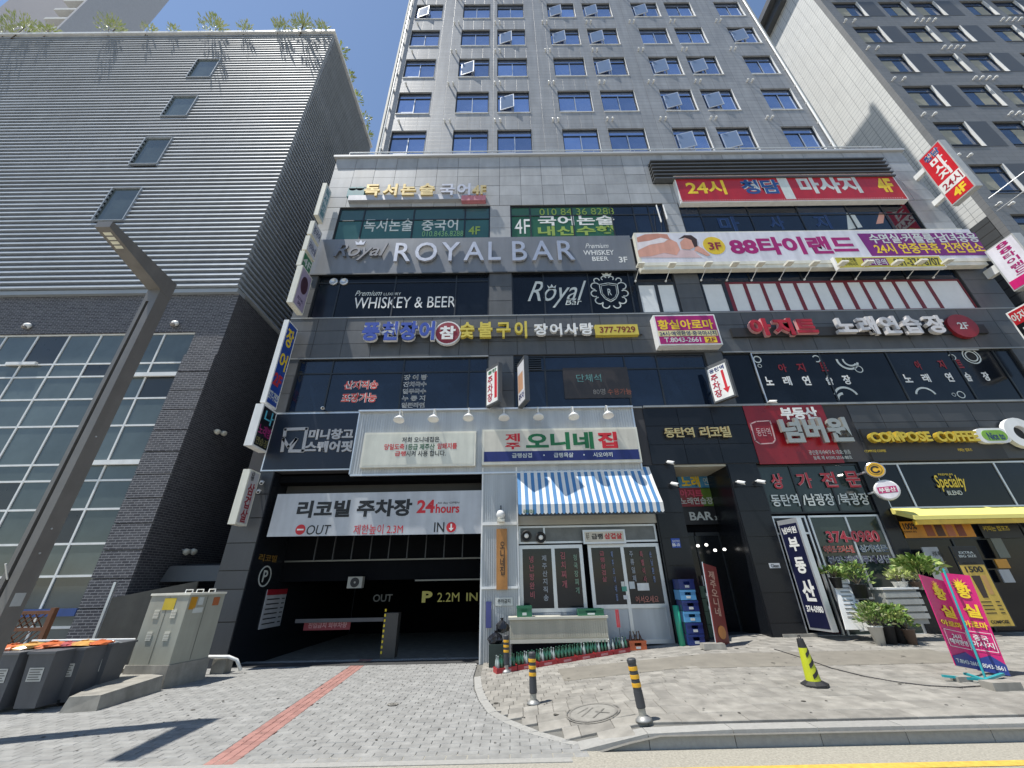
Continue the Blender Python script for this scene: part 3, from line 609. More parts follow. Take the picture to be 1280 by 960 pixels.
for px in ((590*.0+267, 538), (275, 540), (228, 687), (237, 687)):
    y, z = onX(*px, BX); t = thing('floodlight', {267: 'left light of the upper pair on the dark brick side wall', 275: 'right light of the upper pair on the dark brick side wall', 228: 'left light of the lower pair on the dark brick side wall', 237: 'right light of the lower pair on the dark brick side wall'}[int(px[0])], 'wall light', (BX, y, z), 'round lights on the brick side wall')
    MB().lathe([(.02, 0), (.025, .12), (.085, .14), (.09, .24), (.07, .26)], (BX, y, z), 12, (.8, -.2, -.3)).build('lamp_head', ivoryM, t, True)
q = MB(); q.box(-9.97, -7.8, 17.2, 17.4, -.2, 9); 
tag(q.build('gap_wall', darkM), 'dark wall closing the gap between the brick building and the shops', 'wall')

# ---- rooftop plants of the left building
def bush(name, c, rad, n, size, label, cat='plant', mats=(leafA, leafB), grp=None, squash=.8, stem=.5, long=2.2, seed=1, up=.3):
    t = thing(name, label, cat, (c[0], c[1], c[2]-rad*.6-stem), grp); b = MB(); leaves(b, c, rad, n, size, squash, up, seed, long); b.build('foliage', list(mats), t)
    b = MB(); rg = random.Random(seed)
    for _ in range(5): b.tube([(c[0]+rg.uniform(-.1, .1)*rad, c[1]+rg.uniform(-.1, .1)*rad, c[2]-rad*.6-stem), (c[0]+rg.uniform(-.5, .5)*rad, c[1]+rg.uniform(-.5, .5)*rad, c[2]+rg.uniform(0, .5)*rad)], [rad*.035, rad*.015], 5)
    b.build('stem', stemM, t); return t
i = 0
for px, rad, n, lab in (((30, 40), 1.5, 420, 'bushy yellow green rooftop shrub at the far left'), ((8, 46), .8, 160, 'low rooftop shrub in the left corner'), ((60, 44), .8, 160, 'low rooftop tuft between the left shrub and the stepped tower'), ((142, 38), 1.3, 380, 'round rooftop shrub beside the stepped tower'), ((185, 44), .7, 110, 'sparse rooftop sprig right of the round shrub'), ((215, 44), .6, 90, 'thin rooftop sprig midway along the parapet'), ((268, 38), 1.3, 330, 'pale rooftop shrub below the sun streak'), ((305, 43), .8, 120, 'small rooftop sprig past the sun streak'), ((352, 38), .9, 220, 'loose rooftop shrub near the right end of the louvred building'), ((380, 34), 1.2, 380, 'tallest rooftop shrub near the corner of the louvred building'), ((402, 42), .7, 160, 'rooftop tuft at the corner of the louvred building')):
    x, z = onY(*px, SY+.12); bush('rooftop_shrub', (x, SY+.12, ZT+.2+rad*.3), rad*.6, n, .085, lab, mats=(leafC, leafB), seed=i+3, long=3.2, squash=1.1, up=.8); i += 1
for k, (y_, r_) in enumerate(((12.4, .45), (13.7, .35), (15.0, .5), (16.4, .55), (17.4, .35))):
    bush('rooftop_shrub', (BX-.1, y_, ZT+.35), r_, 70, .12, ('first', 'second', 'third', 'fourth', 'fifth')[k]+' small tuft from the corner along the side parapet', mats=(leafB, leafC), seed=k+40)
# ---- stepped tower behind the left building
x1_, z1_ = onY(96, 24, 30); dt = thing('stepped_tower', 'purple grey tower with pale corner balconies behind the louvred building', 'tower', (x1_, 30, 0))
x0_ = onY(6, 4, 30)[0]
box(x0_, x1_, 30, 36, 0, 110).build('wall', mat('mauve grey render', (.30, .29, .31), .8, 0, .05, .3), dt)
b_ = mat('pale balcony slab', (.60, .60, .58), .7)
for k in range(16):
    z = 66+k*3.1; MB().box(x1_-3.0, x1_+.7, 29.0, 36, z, z+.55).build('balcony', b_, dt)
MB().box(x1_+.705, x1_+1.1, 28.9, 36, 60, 115).build('corner_fin', mat('pale fin', (.42, .42, .44), .7), dt)

# ================================================================ RIGHT BUILDING
rb = thing('tiled_apartment_building', 'dark fronted apartment building with white tiled side wall at the right', 'building', (22.3, 12.5, 0))
RX, RY = 22.3, 12.52
wtile = mat('white wall tile', (.72, .72, .69), .5, 0, .04, 1, 0, 0, .05, tile=('Y', .55, .30, (.42, .43, .42), .018, (.69, .69, .665), .0))
gtile = mat('slate grey wall tile', (.20, .205, .21), .55, 0, .06, 1, 0, 0, .08, tile=('X', .9, .30, (.14, .145, .15), .012, (.18, .185, .19), .5))
q = MB(); q.box(RX, RX+.3, RY+.28, 25, 16.53, 43); q.build('side_wall', wtile, rb)
q = MB(); q.box(RX-.9, RX+30, RY-.7, 26, 43, 43.6); q.box(RX-.45, RX+.0, RY+1.5, 26, 42.2, 43); q.build('roof_overhang', roofM, rb)
cols = [(22.93, 24.66)]; x = 26.14
for k in range(6): cols += [(x, x+1.7), (x+2.22, x+3.93)]; x += 5.75
rws = []
zt0 = onY(1094, 67.9, RY)[1]; ht = onY(1094, 67.9, RY)[1]-onY(1149, 90.6, RY)[1]; pit = (onY(1100, 33, RY)[1]-zt0)
rws = [(zt0-ht+pit*k, zt0+pit*k) for k in range(-4, 4)]
q = MB(); zp = 13.
for a, b in rws:
    q.box(RX, RX+52, RY, RY+.28, zp, a); xp = RX
    for c, d in cols: q.box(xp, c, RY, RY+.28, a, b); xp = d
    q.box(xp, RX+52, RY, RY+.28, a, b); zp = b
q.box(RX, RX+52, RY, RY+.28, zp, 43); q.build('front_wall', gtile, rb)
box(RX+.31, RX+52, RY+.4, 25, 0, 42.9).build('building_core', darkM, rb)
gR = mat('dark reflecting window', (.03, .06, .13), .08, .2, .5, .8, spec=.9, ior=1.6); cream = mat('cream blind', (.30, .29, .23), .6)
def rwin(c, d, a, b, s):
    f = MB(); y = RY+.13
    f.box(c, c+.06, y-.03, y+.04, a, b); f.box(d-.06, d, y-.03, y+.04, a, b); f.box(c+.06, d-.06, y-.03, y+.04, a, a+.06); f.box(c+.06, d-.06, y-.03, y+.04, b-.06, b); f.box(c+.06, d-.06, y-.02, y+.04, a+.3, a+.35); f.box(c+.06, d-.06, y-.02, y+.04, b-.5, b-.45)
    w = f.build('window', frameM, rb); piece('pane', c+.06, d-.06, y+.01, y+.02, a+.06, b-.06, gR, w)
    m = (c+.2, (c+d)/2) if s else ((c+d)/2, d-.2); piece('blind', m[0], m[1], y-.0, y+.008, a+.4, b-.55, cream, w)
    f = MB(); f.box(d-.004, d+.035, RY-.02, y-.03, a, b); f.build('reveal_trim', whiteM, w); f = MB(); f.box(c, d-.004, RY-.03, y-.03, a-.05, a-.0); f.build('sill', roofM, w); return w
base = {}
for k, (a, b) in enumerate(rws):
    for i, (c, d) in enumerate(cols[:9]):
        if k == 0: base[i] = rwin(c, d, a, b, i % 2 == 0)
        else: w = copy_tree(base[i], None, parent=rb); w.location.z += pit*k
    for i in range(0, 8, 2): piece('dark_panel', cols[i][1]+.05, cols[i][1]+1.15, RY-.012, RY, a, b, roofM, rb)
v0 = None
for k, (a, b) in enumerate(rws):
    for x_ in [cols[0][0]-.3, cols[0][0]+.3]+[cols[i][1]+e for i in (1, 3, 5) for e in (-.45, -.05, .35, .75)]:
        if v0 is None: v0 = MB().lathe([(.05, 0), (.05, .12), (.075, .12), (.075, .2), (.02, .23)], (x_, RY, b+.55), 8, (0, -1, -.1)).build('vent_pipe', whiteM, rb); vx, vz = x_, b+.55
        else: v_ = v0.copy(); C.objects.link(v_); v_.parent = rb; v_.location = (x_-vx, v0.location.y, b+.55-vz); v_.location = (x_-vx, 0, b+.55-vz)
q = MB(); q.box(RX-.01, RX+.3, RY+.3, 25, 0, 16.52); q.build('lower_side_wall', mat('dark ribbed lower wall', (.07, .075, .08), .6, .2, .08, 1, tile=('Y', 40., .45, (.03, .03, .03), .03, (.065, .07, .075), 0)), rb)
q = MB(); q.box(RX, RX+40, RY-.0, RY+.3, 0, 12.99); q.build('lower_front_wall', roofM, rb)

# ================================================================ SIGNS ON THE SHOP BUILDING
def boxsign(name, label, px, Y, dep, cab, face, cat='sign', grp=None, rim=.05, lift=.0):
    x0, x1, z0, z1 = PR(*px, Y); t = thing(name, label, cat, ((x0+x1)/2, D, z0), grp)
    box(x0, x1, Y, min(Y+dep, D-.001), z0, z1).build('cabinet', cab, t)
    if face: box(x0+rim, x1-rim, Y-.006, Y, z0+rim, z1-rim).build('face', face, t)
    return t
crimson = paint('b4232c', .35); magenta = paint('a8206e', .35); purple = paint('7c1f74', .35); lilac = paint('dcdbe2', .3); pink = paint('cf1f72', .4); cyan = paint('2f9aa0', .4)
gold = mat('brushed gold letter', (.62, .48, .22), .35, .6); brass = mat('yellow gold letter', (.75, .52, .06), .3, .5)
silver = mat('silver letter', (.55, .55, .57), .35, .7)
# academy channel letters, 4F left
t = thing('academy_sign', 'academy channel letter sign with gold and white letters above the teal windows', 'sign', (-3.8, D, 16.5)); Ys = D-.17
x0, x1, z0, z1 = PR(436, 244, 607, 248, D-.2); box(x0, x1, D-.2, D-.033, z0, z1).build('rail', mat('sign rail', (.45, .45, .46), .4, .4), t)
x0, x1, z0, z1 = PR(577, 244.2, 607, 250, D-.22); box(x0, x1, D-.22, D-.033, z0, z1).build('light_box', paint('c77f88'), t)
x0, x1, z0, z1 = PR(436, 233, 454, 245, Ys); q = MB(); q.box(x0, x1, Ys, D-.04, z0, z1-.12); disc(q, x0+(x1-x0)*.28, z1-.14, (x1-x0)*.24, .13, FY(Ys+.1), .1); disc(q, x0+(x1-x0)*.72, z1-.14, (x1-x0)*.24, .13, FY(Ys+.1), .1); q.build('logo', paint('3f8288'), t)
letters(t, '독서논술', (458, 232.5, 543, 246), Ys, gold, .035, .1, .2); letters(t, '국어', (551, 232, 588, 246), Ys, silver, .035, .1, .15); letters(t, '4F', (591, 234, 608, 245), Ys, gold, .04, .1)
# red massage sign, 4F right
t = boxsign('massage_sign', 'long red massage sign with yellow 24 hour and 4F letters', (841.5, 220, 1136.5, 249.5), D-.24, .24, whiteM, crimson); Y_ = D-.247
TP(t, '24시', (855, 226, 910, 243), Y_, yel, bold=.03); TP(t, '마사지', (993, 221.5, 1080, 241), Y_, off, bold=.05); TP(t, '4F', (1091, 223, 1122, 240), Y_, yel, bold=.05)
TP(t, '청담', (923, 225, 979, 242), Y_, paint('24508c'), bold=.04, halo=off, hb=.045); sheet(t, (981.5, 221, 983, 249), Y_, off, name='seam')
q = MB(); x0, x1, z0, z1 = PR(848, 245, 1131, 248.3, Y_)
for k in range(95): q.box(x0+(x1-x0)*k/95, x0+(x1-x0)*(k+.45)/95, Y_-.01, Y_, z0+.02, z0+.07)
q.build('bulb_strip', mat('led strip', (.55, .3, .3), .4), t)['kind'] = 'stuff'
# Royal bar panel
t = thing('bar_sign', 'long charcoal whiskey bar fascia with large silver letters on the third floor', 'sign', (-1.2, D, 12.5))
x0, x1, z0, z1 = PR(399, 299.5, 796, 338, D-.06); box(x0, x1, D-.06, D-.033, z0, z1).build('panel', mat('charcoal sign panel', (.20, .21, .225), .38, .2, .06, 1, 0, 0, .1), t)
box(x0, x1, D-.1, D-.061, z0-.03, z0+.02).build('edge_trim', roofM, t); Yr = D-.1
letters(t, 'ROYAL', (496, 305.5, 626, 327), Yr, silver, .008, .09, .14); letters(t, 'BAR', (640, 303.5, 719, 326.5), Yr, silver, .008, .09, .16)
TP(t, 'Royal', (419, 306, 474, 326), Yr, mat('dark pewter letter', (.20, .20, .21), .4, .5), bold=.004, t=.06, slant=.3); 
x_, z_ = onY(450, 307, Yr); q = MB(); q.prism([(x_-.14, z_), (x_+.16, z_), (x_+.22, z_+.22), (x_+.1, z_+.1), (x_+.02, z_+.26), (x_-.06, z_+.1), (x_-.2, z_+.2)], *FY(Yr), .05); q.build('crown', silver, t)
TP(t, 'Premium', (731, 304.5, 760, 310), D-.061, wht, slant=.25); TP(t, 'WHISKEY', (729, 313, 768, 318.5), D-.061, wht, bold=.01); TP(t, 'BEER', (740, 321, 761, 326), D-.061, wht, bold=.01); TP(t, '3F', (773, 321, 785, 328), D-.061, wht, bold=.02)
# Royal bar window prints
o = TP(w3M, 'Royal', (655, 352, 722, 384), Yw+.02, off, bold=.0, slant=.35); TP(w3M, 'Bar', (706, 374, 726, 381), Yw+.02, off, slant=.3)
x_, z_ = onY(690, 361, Yw); q = MB(); q.prism([(x_-.12, z_), (x_+.12, z_), (x_+.17, z_+.2), (x_+.07, z_+.09), (x_+.0, z_+.25), (x_-.07, z_+.09), (x_-.17, z_+.2)], *FY(Yw+.02), .004); q.build('crown', off, w3M)
cx, cz = onY(762, 365, Yw); q = MB(); fr = FY(Yw+.02); sh = [(-.34, .38), (0, .45), (.34, .38), (.33, -.05), (.2, -.3), (0, -.44), (-.2, -.3), (-.33, -.05), (-.34, .38)]
stroke(q, [(cx+a, cz+b) for a, b in sh], .035, fr, .004); stroke(q, [(cx+a*.82, cz+b*.82) for a, b in sh], .02, fr, .004)
for sx in (-1, 1):
    for (a, b, r_, a0, a1) in ((.5, .3, .16, -1.5, 2.6), (.55, -.05, .14, -2, 2.2), (.42, -.38, .15, -2.6, 1.5), (.2, -.6, .13, -3, .8), (.42, .58, .1, -.8, 3.2), (.14, .68, .09, -1, 3)):
        if sx > 0: ring(q, cx+a, cz+b, r_-.02, r_+.025, fr, .004, 9, a0, a1)
        else: ring(q, cx-a, cz+b, r_-.02, r_+.025, fr, .004, 9, math.pi-a1, math.pi-a0)
q.prism([(cx-.14, cz+.78), (cx+.14, cz+.78), (cx+.2, cz+.96), (cx+.08, cz+.88), (cx, cz+1.0), (cx-.08, cz+.88), (cx-.2, cz+.96)], *fr, .004); q.build('crest', off, w3M); TP(w3M, 'R', (759, 361, 765, 369), Yw+.02, off, bold=.01)
# 88 sign
t = boxsign('thai_massage_sign', 'long white and purple Thai massage billboard with a lying person and magenta letters', (792, 291, 1236, 331), D-.32, .22, ivoryM, None); Y_ = D-.325
x0, x1, z0, z1 = PR(795, 292, 1238, 322.5, Y_); xm0, _ = onY(1071, 291, Y_); zb = z0
def poly(par, pts, Y, m, name='print', t=.004):
    q = MB(); q.prism([onY(*p, Y) for p in pts], (0, Y, 0), (1, 0, 0), (0, 0, 1), t); return q.build(name, m, par)
box(x0, x1, Y_, Y_+.004, zb, z1).build('face', lilac, t)
poly(t, [(1090, 320), (1236, 319), (1218, 291), (1071, 292)][::1], Y_-.001, purple)
box(x0, x1, Y_-.02, Y_, zb-.16, zb-.01).build('lower_rail', ivoryM, t)
skin = paint('d9a08c', .5); skin2 = paint('c58a76', .5); hair = paint('3a2622', .6); sheetw = paint('e8dfe0', .5)
# printed picture on the sign: a person lying under a towel
poly(t, [(800, 322), (878, 322), (872, 318), (868, 313), (815, 311), (798, 312)], Y_-.003, paint('d9bdbd'), 'picture')
poly(t, [(797, 314), (799, 321), (815, 320), (830, 316), (846, 319), (850, 312), (846, 303), (838, 299), (825, 303), (808, 305)], Y_-.006, skin, 'picture')
poly(t, [(796, 302), (797, 313), (812, 306), (830, 303), (838, 297), (833, 292), (812, 292), (803, 295)], Y_-.008, sheetw, 'picture')
poly(t, [(796, 297), (797, 303), (811, 301), (826, 297), (838, 300), (834, 293), (822, 292), (806, 293)], Y_-.0095, skin2, 'picture')
poly(t, [(850, 303), (852, 311), (862, 312), (870, 308), (866, 298), (857, 296)], Y_-.010, skin, 'picture'); poly(t, [(848, 299), (856, 297), (864, 300), (868, 309), (872, 308), (871, 299), (864, 294), (855, 294)], Y_-.012, hair, 'picture')
poly(t, [(868, 313), (884, 320), (888, 319), (879, 311), (870, 306)], Y_-.010, skin, 'picture')
x_, z_ = onY(892.5, 307, Y_); q = MB(); disc(q, x_, z_, .42, .46, FY(Y_-.001), .006); q.build('disc', paint('e3c22e'), t); TP(t, '3F', (884, 303, 903, 312), Y_-.012, paint('8c1d3c'), bold=.03)
TP(t, '88타이랜드', (908, 297, 1076, 317), Y_-.001, magenta, bold=.06); TP(t, '수면실·커플룸·남녀공용', (1083, 292.5, 1226, 302.5), Y_-.006, off, bold=.03); TP(t, '24시 연중무휴 건전업소', (1090, 304.5, 1234, 315.5), Y_-.006, yel, bold=.025)
t = boxsign('phone_number_sign', 'small yellow phone number sign hanging under the Thai massage billboard', (1041, 321, 1184, 334), D-.48, .14, whiteM, paint('c9bb45')); Y_ = D-.487
TP(t, '태국전통', (1052, 322.5, 1071, 327), Y_, blk); TP(t, '타이마사지', (1054, 328, 1073, 332), Y_, blk); sheet(t, (1077, 323, 1112, 331.5), Y_-.001, purple); TP(t, '예약문의', (1079, 324, 1110, 331), Y_-.006, off, bold=.02); TP(t, '031-374-8707', (1115, 323, 1178, 331.5), Y_, paint('3a3526'), bold=.02)
# arm lamps under the billboard
al = None
names = 'first second third fourth fifth sixth seventh eighth ninth tenth eleventh twelfth'.split()
for i, px in enumerate(((794, 352), (832, 352), (876, 351), (908, 351), (939, 351), (974, 350), (1005, 350), (1039, 350), (1069, 349.5), (1105, 349), (1134, 348), (1166, 347.5))):
    x, z = onY(*px, D-.0); lab = names[i]+' arm lamp from the left under the Thai massage billboard'
    if al is None:
        al = thing('arm_lamp', lab, 'wall lamp', (x, D, z), 'arm lamps lighting the billboard'); MB().tube([(x, D, z), (x+.04, D-.55, z+.22)], .014, 6).build('arm', whiteM, al); MB().lathe([(.035, 0), (.04, .03), (.035, .05)], (x, D, z), 10, (0, -1, 0)).build('base', whiteM, al)
        MB().hexa([(x-.07, D-.78, z+.18), (x+.17, D-.78, z+.18), (x+.17, D-.50, z+.2), (x-.07, D-.50, z+.2), (x-.07, D-.76, z+.26), (x+.17, D-.76, z+.26), (x+.17, D-.50, z+.27), (x-.07, D-.50, z+.27)]).build('lamp_head', ivoryM, al)
    else: copy_tree(al, (x, D, z), lab)
# 4F vertical window banners
t = plate((777, 269, 801, 299), D+.08, crimson, 'red vertical massage banner beside the green academy window', 'banner', 'banner'); TP(t, '마\n사\n지', (783, 272, 795, 298), D+.078, off, bold=.04, sp=.9)
t = plate((853, 268, 878, 291), D+.08, crimson, 'red window banner with blue outlined letters at the left of the fourth floor massage windows', 'banner', 'banner'); TP(t, '청\n담', (858, 271, 872, 290), D+.078, paint('24508c'), bold=.04, halo=off, hb=.05)
for s, px in (('마', (895, 271, 928, 289)), ('사', (958, 270, 984, 287)), ('지', (1014, 269, 1042, 286))): TP(w4R, s, px, Yw+.02, paint('16325e'), bold=.02, halo=paint('5a76a8'), hb=.012)
t = plate((1058, 264, 1118, 288), D+.07, paint('8d7f80'), 'printed back massage picture in the fourth floor window', 'poster', 'poster')
poly(t, [(1062, 287), (1115, 287), (1108, 279), (1085, 277), (1070, 280)], D+.066, skin2, 'picture'); poly(t, [(1095, 280), (1104, 279), (1106, 266), (1099, 266)], D+.062, skin, 'picture'); poly(t, [(1060, 287), (1078, 284), (1068, 268), (1058, 266)], D+.060, off, 'picture')
t = plate((1119, 263, 1146, 287), D+.075, crimson, 'red massage banner at the right end of the fourth floor windows', 'banner', 'banner'); TP(t, '마\n사', (1125, 265, 1141, 286), D+.073, off, bold=.04)
# eel restaurant channel letters
t = thing('eel_restaurant_sign', 'row of blue, yellow and white eel restaurant letters across the second floor band', 'sign', (-1, D, 9.3)); Ye = D-.2
x0, x1, z0, z1 = PR(575, 414, 803, 418, D-.1); box(x0, x1, D-.12, D-.033, z0, z1).build('rail', roofM, t); x0, x1, z0, z1 = PR(457, 414, 545, 418, D-.1); box(x0, x1, D-.12, D-.033, z0, z1).build('rail', roofM, t)
blueL = paint('3a52a8', .35); letters(t, '풍천장어', (456.5, 405, 543, 427), Ye, blueL, .05, .12, .1, halo=whiteM, hb=.04)
x_, z_ = onY(559.5, 416, Ye); q = MB(); disc(q, x_, z_, .46, .48, FY(Ye+.12), .12); q.build('badge', whiteM, t); q = MB(); disc(q, x_, z_, .41, .43, FY(Ye), .01); q.build('badge_face', paint('8e2e38'), t); TP(t, '참', (550, 408, 569, 424), Ye-.011, wht, bold=.05, t=.02, name='letter')
yl_ = mat('yellow channel letter', (.62, .50, .08), .35); letters(t, '숯불구이', (576, 405, 659, 423), Ye, yl_, .035, .12, .25); letters(t, '장어사랑', (667, 407, 742, 420), Ye, whiteM, .03, .12, .15)
x0, x1, z0, z1 = PR(743.5, 406, 799, 418, Ye); box(x0, x1, Ye, D-.033, z0, z1).build('number_box', yl_, t); TP(t, '377-7929', (749, 408.5, 795, 415.5), Ye-.001, paint('7a2a1a'), bold=.025)
# aroma sign
t = boxsign('aroma_massage_sign', 'square purple aroma massage sign with yellow letters between the eel and karaoke signs', (816, 394, 904, 430.5), D-.36, .33, whiteM, magenta); Y_ = D-.367
TP(t, '황실아로마', (821, 400, 893, 411), Y_, yel, bold=.03); sheet(t, (822, 413.5, 898, 419.5), Y_-.001, paint('d9cf9a')); TP(t, '24시·예약환영·중국마사지', (824, 414.3, 896, 418.8), Y_-.006, navy, bold=.01)
sheet(t, (880, 421, 897, 428), Y_-.001, yel); TP(t, 'T.8043-2661', (830, 422, 877, 427.3), Y_, off, bold=.02); TP(t, '2F', (883, 422, 895, 427), Y_-.006, paint('7a1a3a'), bold=.03)
# karaoke letters
t = thing('karaoke_sign', 'red and white karaoke channel letters on a black rail with a red 2F disc', 'sign', (11.5, D, 9.3)); Yk = D-.2
x0, x1, z0, z1 = PR(913, 410.5, 1236, 416.5, D-.1); box(x0, x1, D-.12, D-.033, z0, z1).build('rail', blackM, t)
redL = paint('b02430', .35); letters(t, '아지트', (932, 401, 1022, 420.5), Yk, redL, .06, .13, .15, halo=paint('d8a0a0'), hb=.02); letters(t, '노래연습장', (1037, 398.5, 1184, 418.5), Yk, mat('off white channel letter', (.62, .60, .60), .4), .05, .13, .2)
x_, z_ = onY(1204, 407, Yk); q = MB(); disc(q, x_, z_, .50, .48, FY(Yk+.12), .12); q.build('badge', paint('8c1f2a'), t); TP(t, '2F', (1195, 403, 1213, 411), Yk-.001, off, bold=.02)
# mini storage sign
t = boxsign('storage_sign', 'dark navy mini storage sign with square logo over the parking entrance', (345, 516.5, 449, 587), D-.07, .06, frameL, paint('182131', .35), rim=.04); Y_ = D-.077
TP(t, '미니창고', (388, 537, 441, 549), Y_, mat('matte silver letter', (.42, .42, .43), .5), bold=.06, t=.03); TP(t, '스퀘어핏', (383, 552, 440, 565), Y_, MATS['matte silver letter'], bold=.06, t=.03)
q = MB(); P_ = lambda *a: [onY(p[0], p[1], Y_) for p in a]; stroke(q, P_((356, 545), (357, 537), (384, 536), (379, 564), (362, 564)), .09, FY(Y_), .03); stroke(q, P_((353, 564), (355, 549), (361, 559), (371, 549), (363, 563)), .09, FY(Y_-.002), .03); q.build('logo', MATS['matte silver letter'], t)
# pork restaurant corrugated band
t = thing('pork_restaurant_fascia', 'pale corrugated metal fascia above the pork restaurant and parking banner', 'fascia', (-.2, D, 4.8))
x0, x1, z0, z1 = PR(451, 516, 801, 587, D-.08); nb = 110; q = MB()
for k in range(nb):
    a = x0+(x1-x0)*k/nb; w_ = (x1-x0)/nb; q.box(a, a+w_*.5, D-.10, D-.033, z0, z1); q.box(a+w_*.5, a+w_, D-.085, D-.033, z0, z1)
q.build('corrugated_sheet', corrM, t); q = MB(); q.box(x0-.03, x1+.04, D-.2, D-.033, z1, z1+.05); q.box(x0-.04, x0, D-.12, D-.033, z0, z1); q.box(x1, x1+.05, D-.13, D-.033, z0, z1); q.box(x0, x1, D-.12, D-.033, z0-.05, z0-.001); q.build('edge_trim', frameL, t)
t = boxsign('notice_lightbox', 'cream lightbox with three small lines of red and black notice text', (456, 541, 594, 582), D-.24, .14, ivoryM, paint('d3d3c6', .3), rim=.06); Y_ = D-.247
TP(t, '저희 오니네집은', (503, 546.5, 549, 552.5), Y_, blk, bold=.015); TP(t, '당일도축', (481, 555, 505, 562), Y_, red, bold=.02); TP(t, '1등급 제주산', (508, 555, 543, 562), Y_, paint('1f5c3c'), bold=.02); TP(t, '암퇘지를', (547, 554, 571, 561), Y_, red, bold=.02); TP(t, '급랭', (494, 564, 507, 570), Y_, red, bold=.02); TP(t, '시켜 사용 합니다.', (508, 563.5, 557, 570), Y_, blk, bold=.015)
t = boxsign('pork_restaurant_lightbox', 'cream lightbox with green and red restaurant name over a navy strip', (603, 537, 803, 577.5), D-.24, .14, ivoryM, paint('cfcabc', .3), rim=.06); Y_ = D-.247
grn = paint('1b6a3c', .35); TP(t, '제', (631.5, 542, 650, 552), Y_, red, bold=.04); TP(t, '주', (631.5, 553.5, 650.5, 561.5), Y_, red, bold=.04); TP(t, '오니네', (657, 541, 743, 561), Y_, grn, bold=.06); TP(t, '집', (746, 540, 773, 560), Y_, red, bold=.06)
sheet(t, (605, 564.8, 800, 574), Y_-.001, navy); TP(t, '급랭삼겹', (640, 566.5, 665, 572), Y_-.006, off, bold=.02); TP(t, '급랭목살', (692, 566, 717, 571.5), Y_-.006, off, bold=.02); TP(t, '시오야끼', (741, 565.5, 766, 571), Y_-.006, off, bold=.02); TP(t, '·', (679, 568, 681, 570), Y_-.006, off, bold=.1); TP(t, '·', (729, 567.5, 731, 569.5), Y_-.006, off, bold=.1)
gn = None
for i, px in enumerate(((499, 524), (542, 523), (585.5, 521.5), (630, 521.5), (673, 520.5), (717, 520), (760, 518.5))):
    x, z = onY(*px, D-.45); lab = names[i]+' white dish lamp from the left on the corrugated restaurant fascia'
    if gn is None:
        gn = thing('gooseneck_lamp', lab, 'wall lamp', (x, D, z), 'dish lamps over the restaurant lightboxes'); MB().tube([(x, D-.1, z+.25), (x, D-.3, z+.36), (x, D-.45, z+.3), (x, D-.47, z+.1)], .016, 7).build('arm', whiteM, gn)
        MB().lathe([(.03, .16), (.06, .13), (.15, .03), (.17, -.02), (.13, -.03)], (x, D-.47, z-.03), 18, (0, .25, 1)).build('shade', whiteM, gn, True)
    else: copy_tree(gn, (x, D, z), lab)
# parking banner
x0, x1, z0, z1 = PR(346, 617, 605, 667, D-.02); t = thing('parking_banner', 'wide white parking entrance banner with OUT and IN directions', 'banner', (-3.9, D, z0))
q = MB(); a = onY(346, 618, D-.02); b = onY(605, 613, D-.02); c = onY(604, 667, D-.02); d = onY(334, 671, D-.02)
q.hexa([(d[0], D-.05, d[1]), (c[0], D-.05, c[1]), (c[0], D-.02, c[1]), (d[0], D-.02, d[1]), (d[0]+.02, D-.05, a[1]), (b[0], D-.05, b[1]), (b[0], D-.02, b[1]), (d[0]+.02, D-.02, a[1])]); q.build('panel', paint('b9bcc0', .5), t); Y_ = D-.052
TP(t, '리코빌 주차장', (374, 626, 514, 645), Y_, blk, bold=.05); TP(t, '24', (522, 625, 543, 641), Y_, red, bold=.04); TP(t, 'hours', (545, 630, 574, 641), Y_, red, bold=.03); TP(t, 'All day OPEN', (547, 627.5, 574, 630), Y_, blk)
TP(t, 'OUT', (384, 656.5, 411, 668), Y_, blk, bold=.005, slant=.1); TP(t, '제한높이 2.3M', (443, 656, 503, 667), Y_, red); TP(t, 'IN', (543, 653, 555, 665), Y_, blk, bold=.01)
for px, s in (((375.5, 662), 0), ((564, 659), 1)):
    x_, z_ = onY(*px, Y_); q = MB(); disc(q, x_, z_, .135, .135, FY(Y_), .004); q.build('disc', red, t); q = MB()
    if s: q.prism([(x_-.02, z_+.09), (x_-.02, z_-.02), (x_-.07, z_-.02), (x_, z_-.1), (x_+.07, z_-.02), (x_+.02, z_-.02), (x_+.02, z_+.09)], *FY(Y_-.004), .003)
    else: q.box(x_-.09, x_+.09, Y_-.007, Y_-.004, z_-.02, z_+.02)
    q.build('mark', wht, t)
# gold building name letters
t = thing('building_name_letters', 'gold building name letters on the black granite above the entrance', 'sign', (6, D, 6)); letters(t, '동탄역', (829, 535.5, 868, 547), D-.1, gold, .02, .06, .06); letters(t, '리코빌', (873, 534, 914, 547), D-.1, gold, .02, .06, .06)
# estate agent red sign
t = thing('estate_agent_sign', 'large dark red estate agent sign with chunky silver letters', 'sign', (9, D, 4.8)); x0, x1, z0, z1 = PR(928, 507.5, 1056, 578.5, D-.05); box(x0, x1, D-.05, D-.033, z0, z1).build('panel', paint('8a1620', .3), t); Y_ = D-.055
TP(t, '부동산', (973, 509.5, 1024, 524), Y_, wht, bold=.05, t=.02)
letters(t, '넘버원', (970, 524, 1066, 553.5), D-.16, mat('chunky pewter letter', (.40, .40, .36), .35, .5), .055, .1, .1)
q = MB(); rp = [(938, 530), (945, 527), (962, 526), (964, 531), (969, 550), (966, 554), (950, 555), (944, 551), (938, 530)]; stroke(q, [onY(*p, Y_) for p in rp], .035, FY(Y_), .01); q.build('badge_outline', paint('c9a6a6'), t); TP(t, '동탄역', (944, 535, 965, 545), Y_, paint('c9a6a6'))
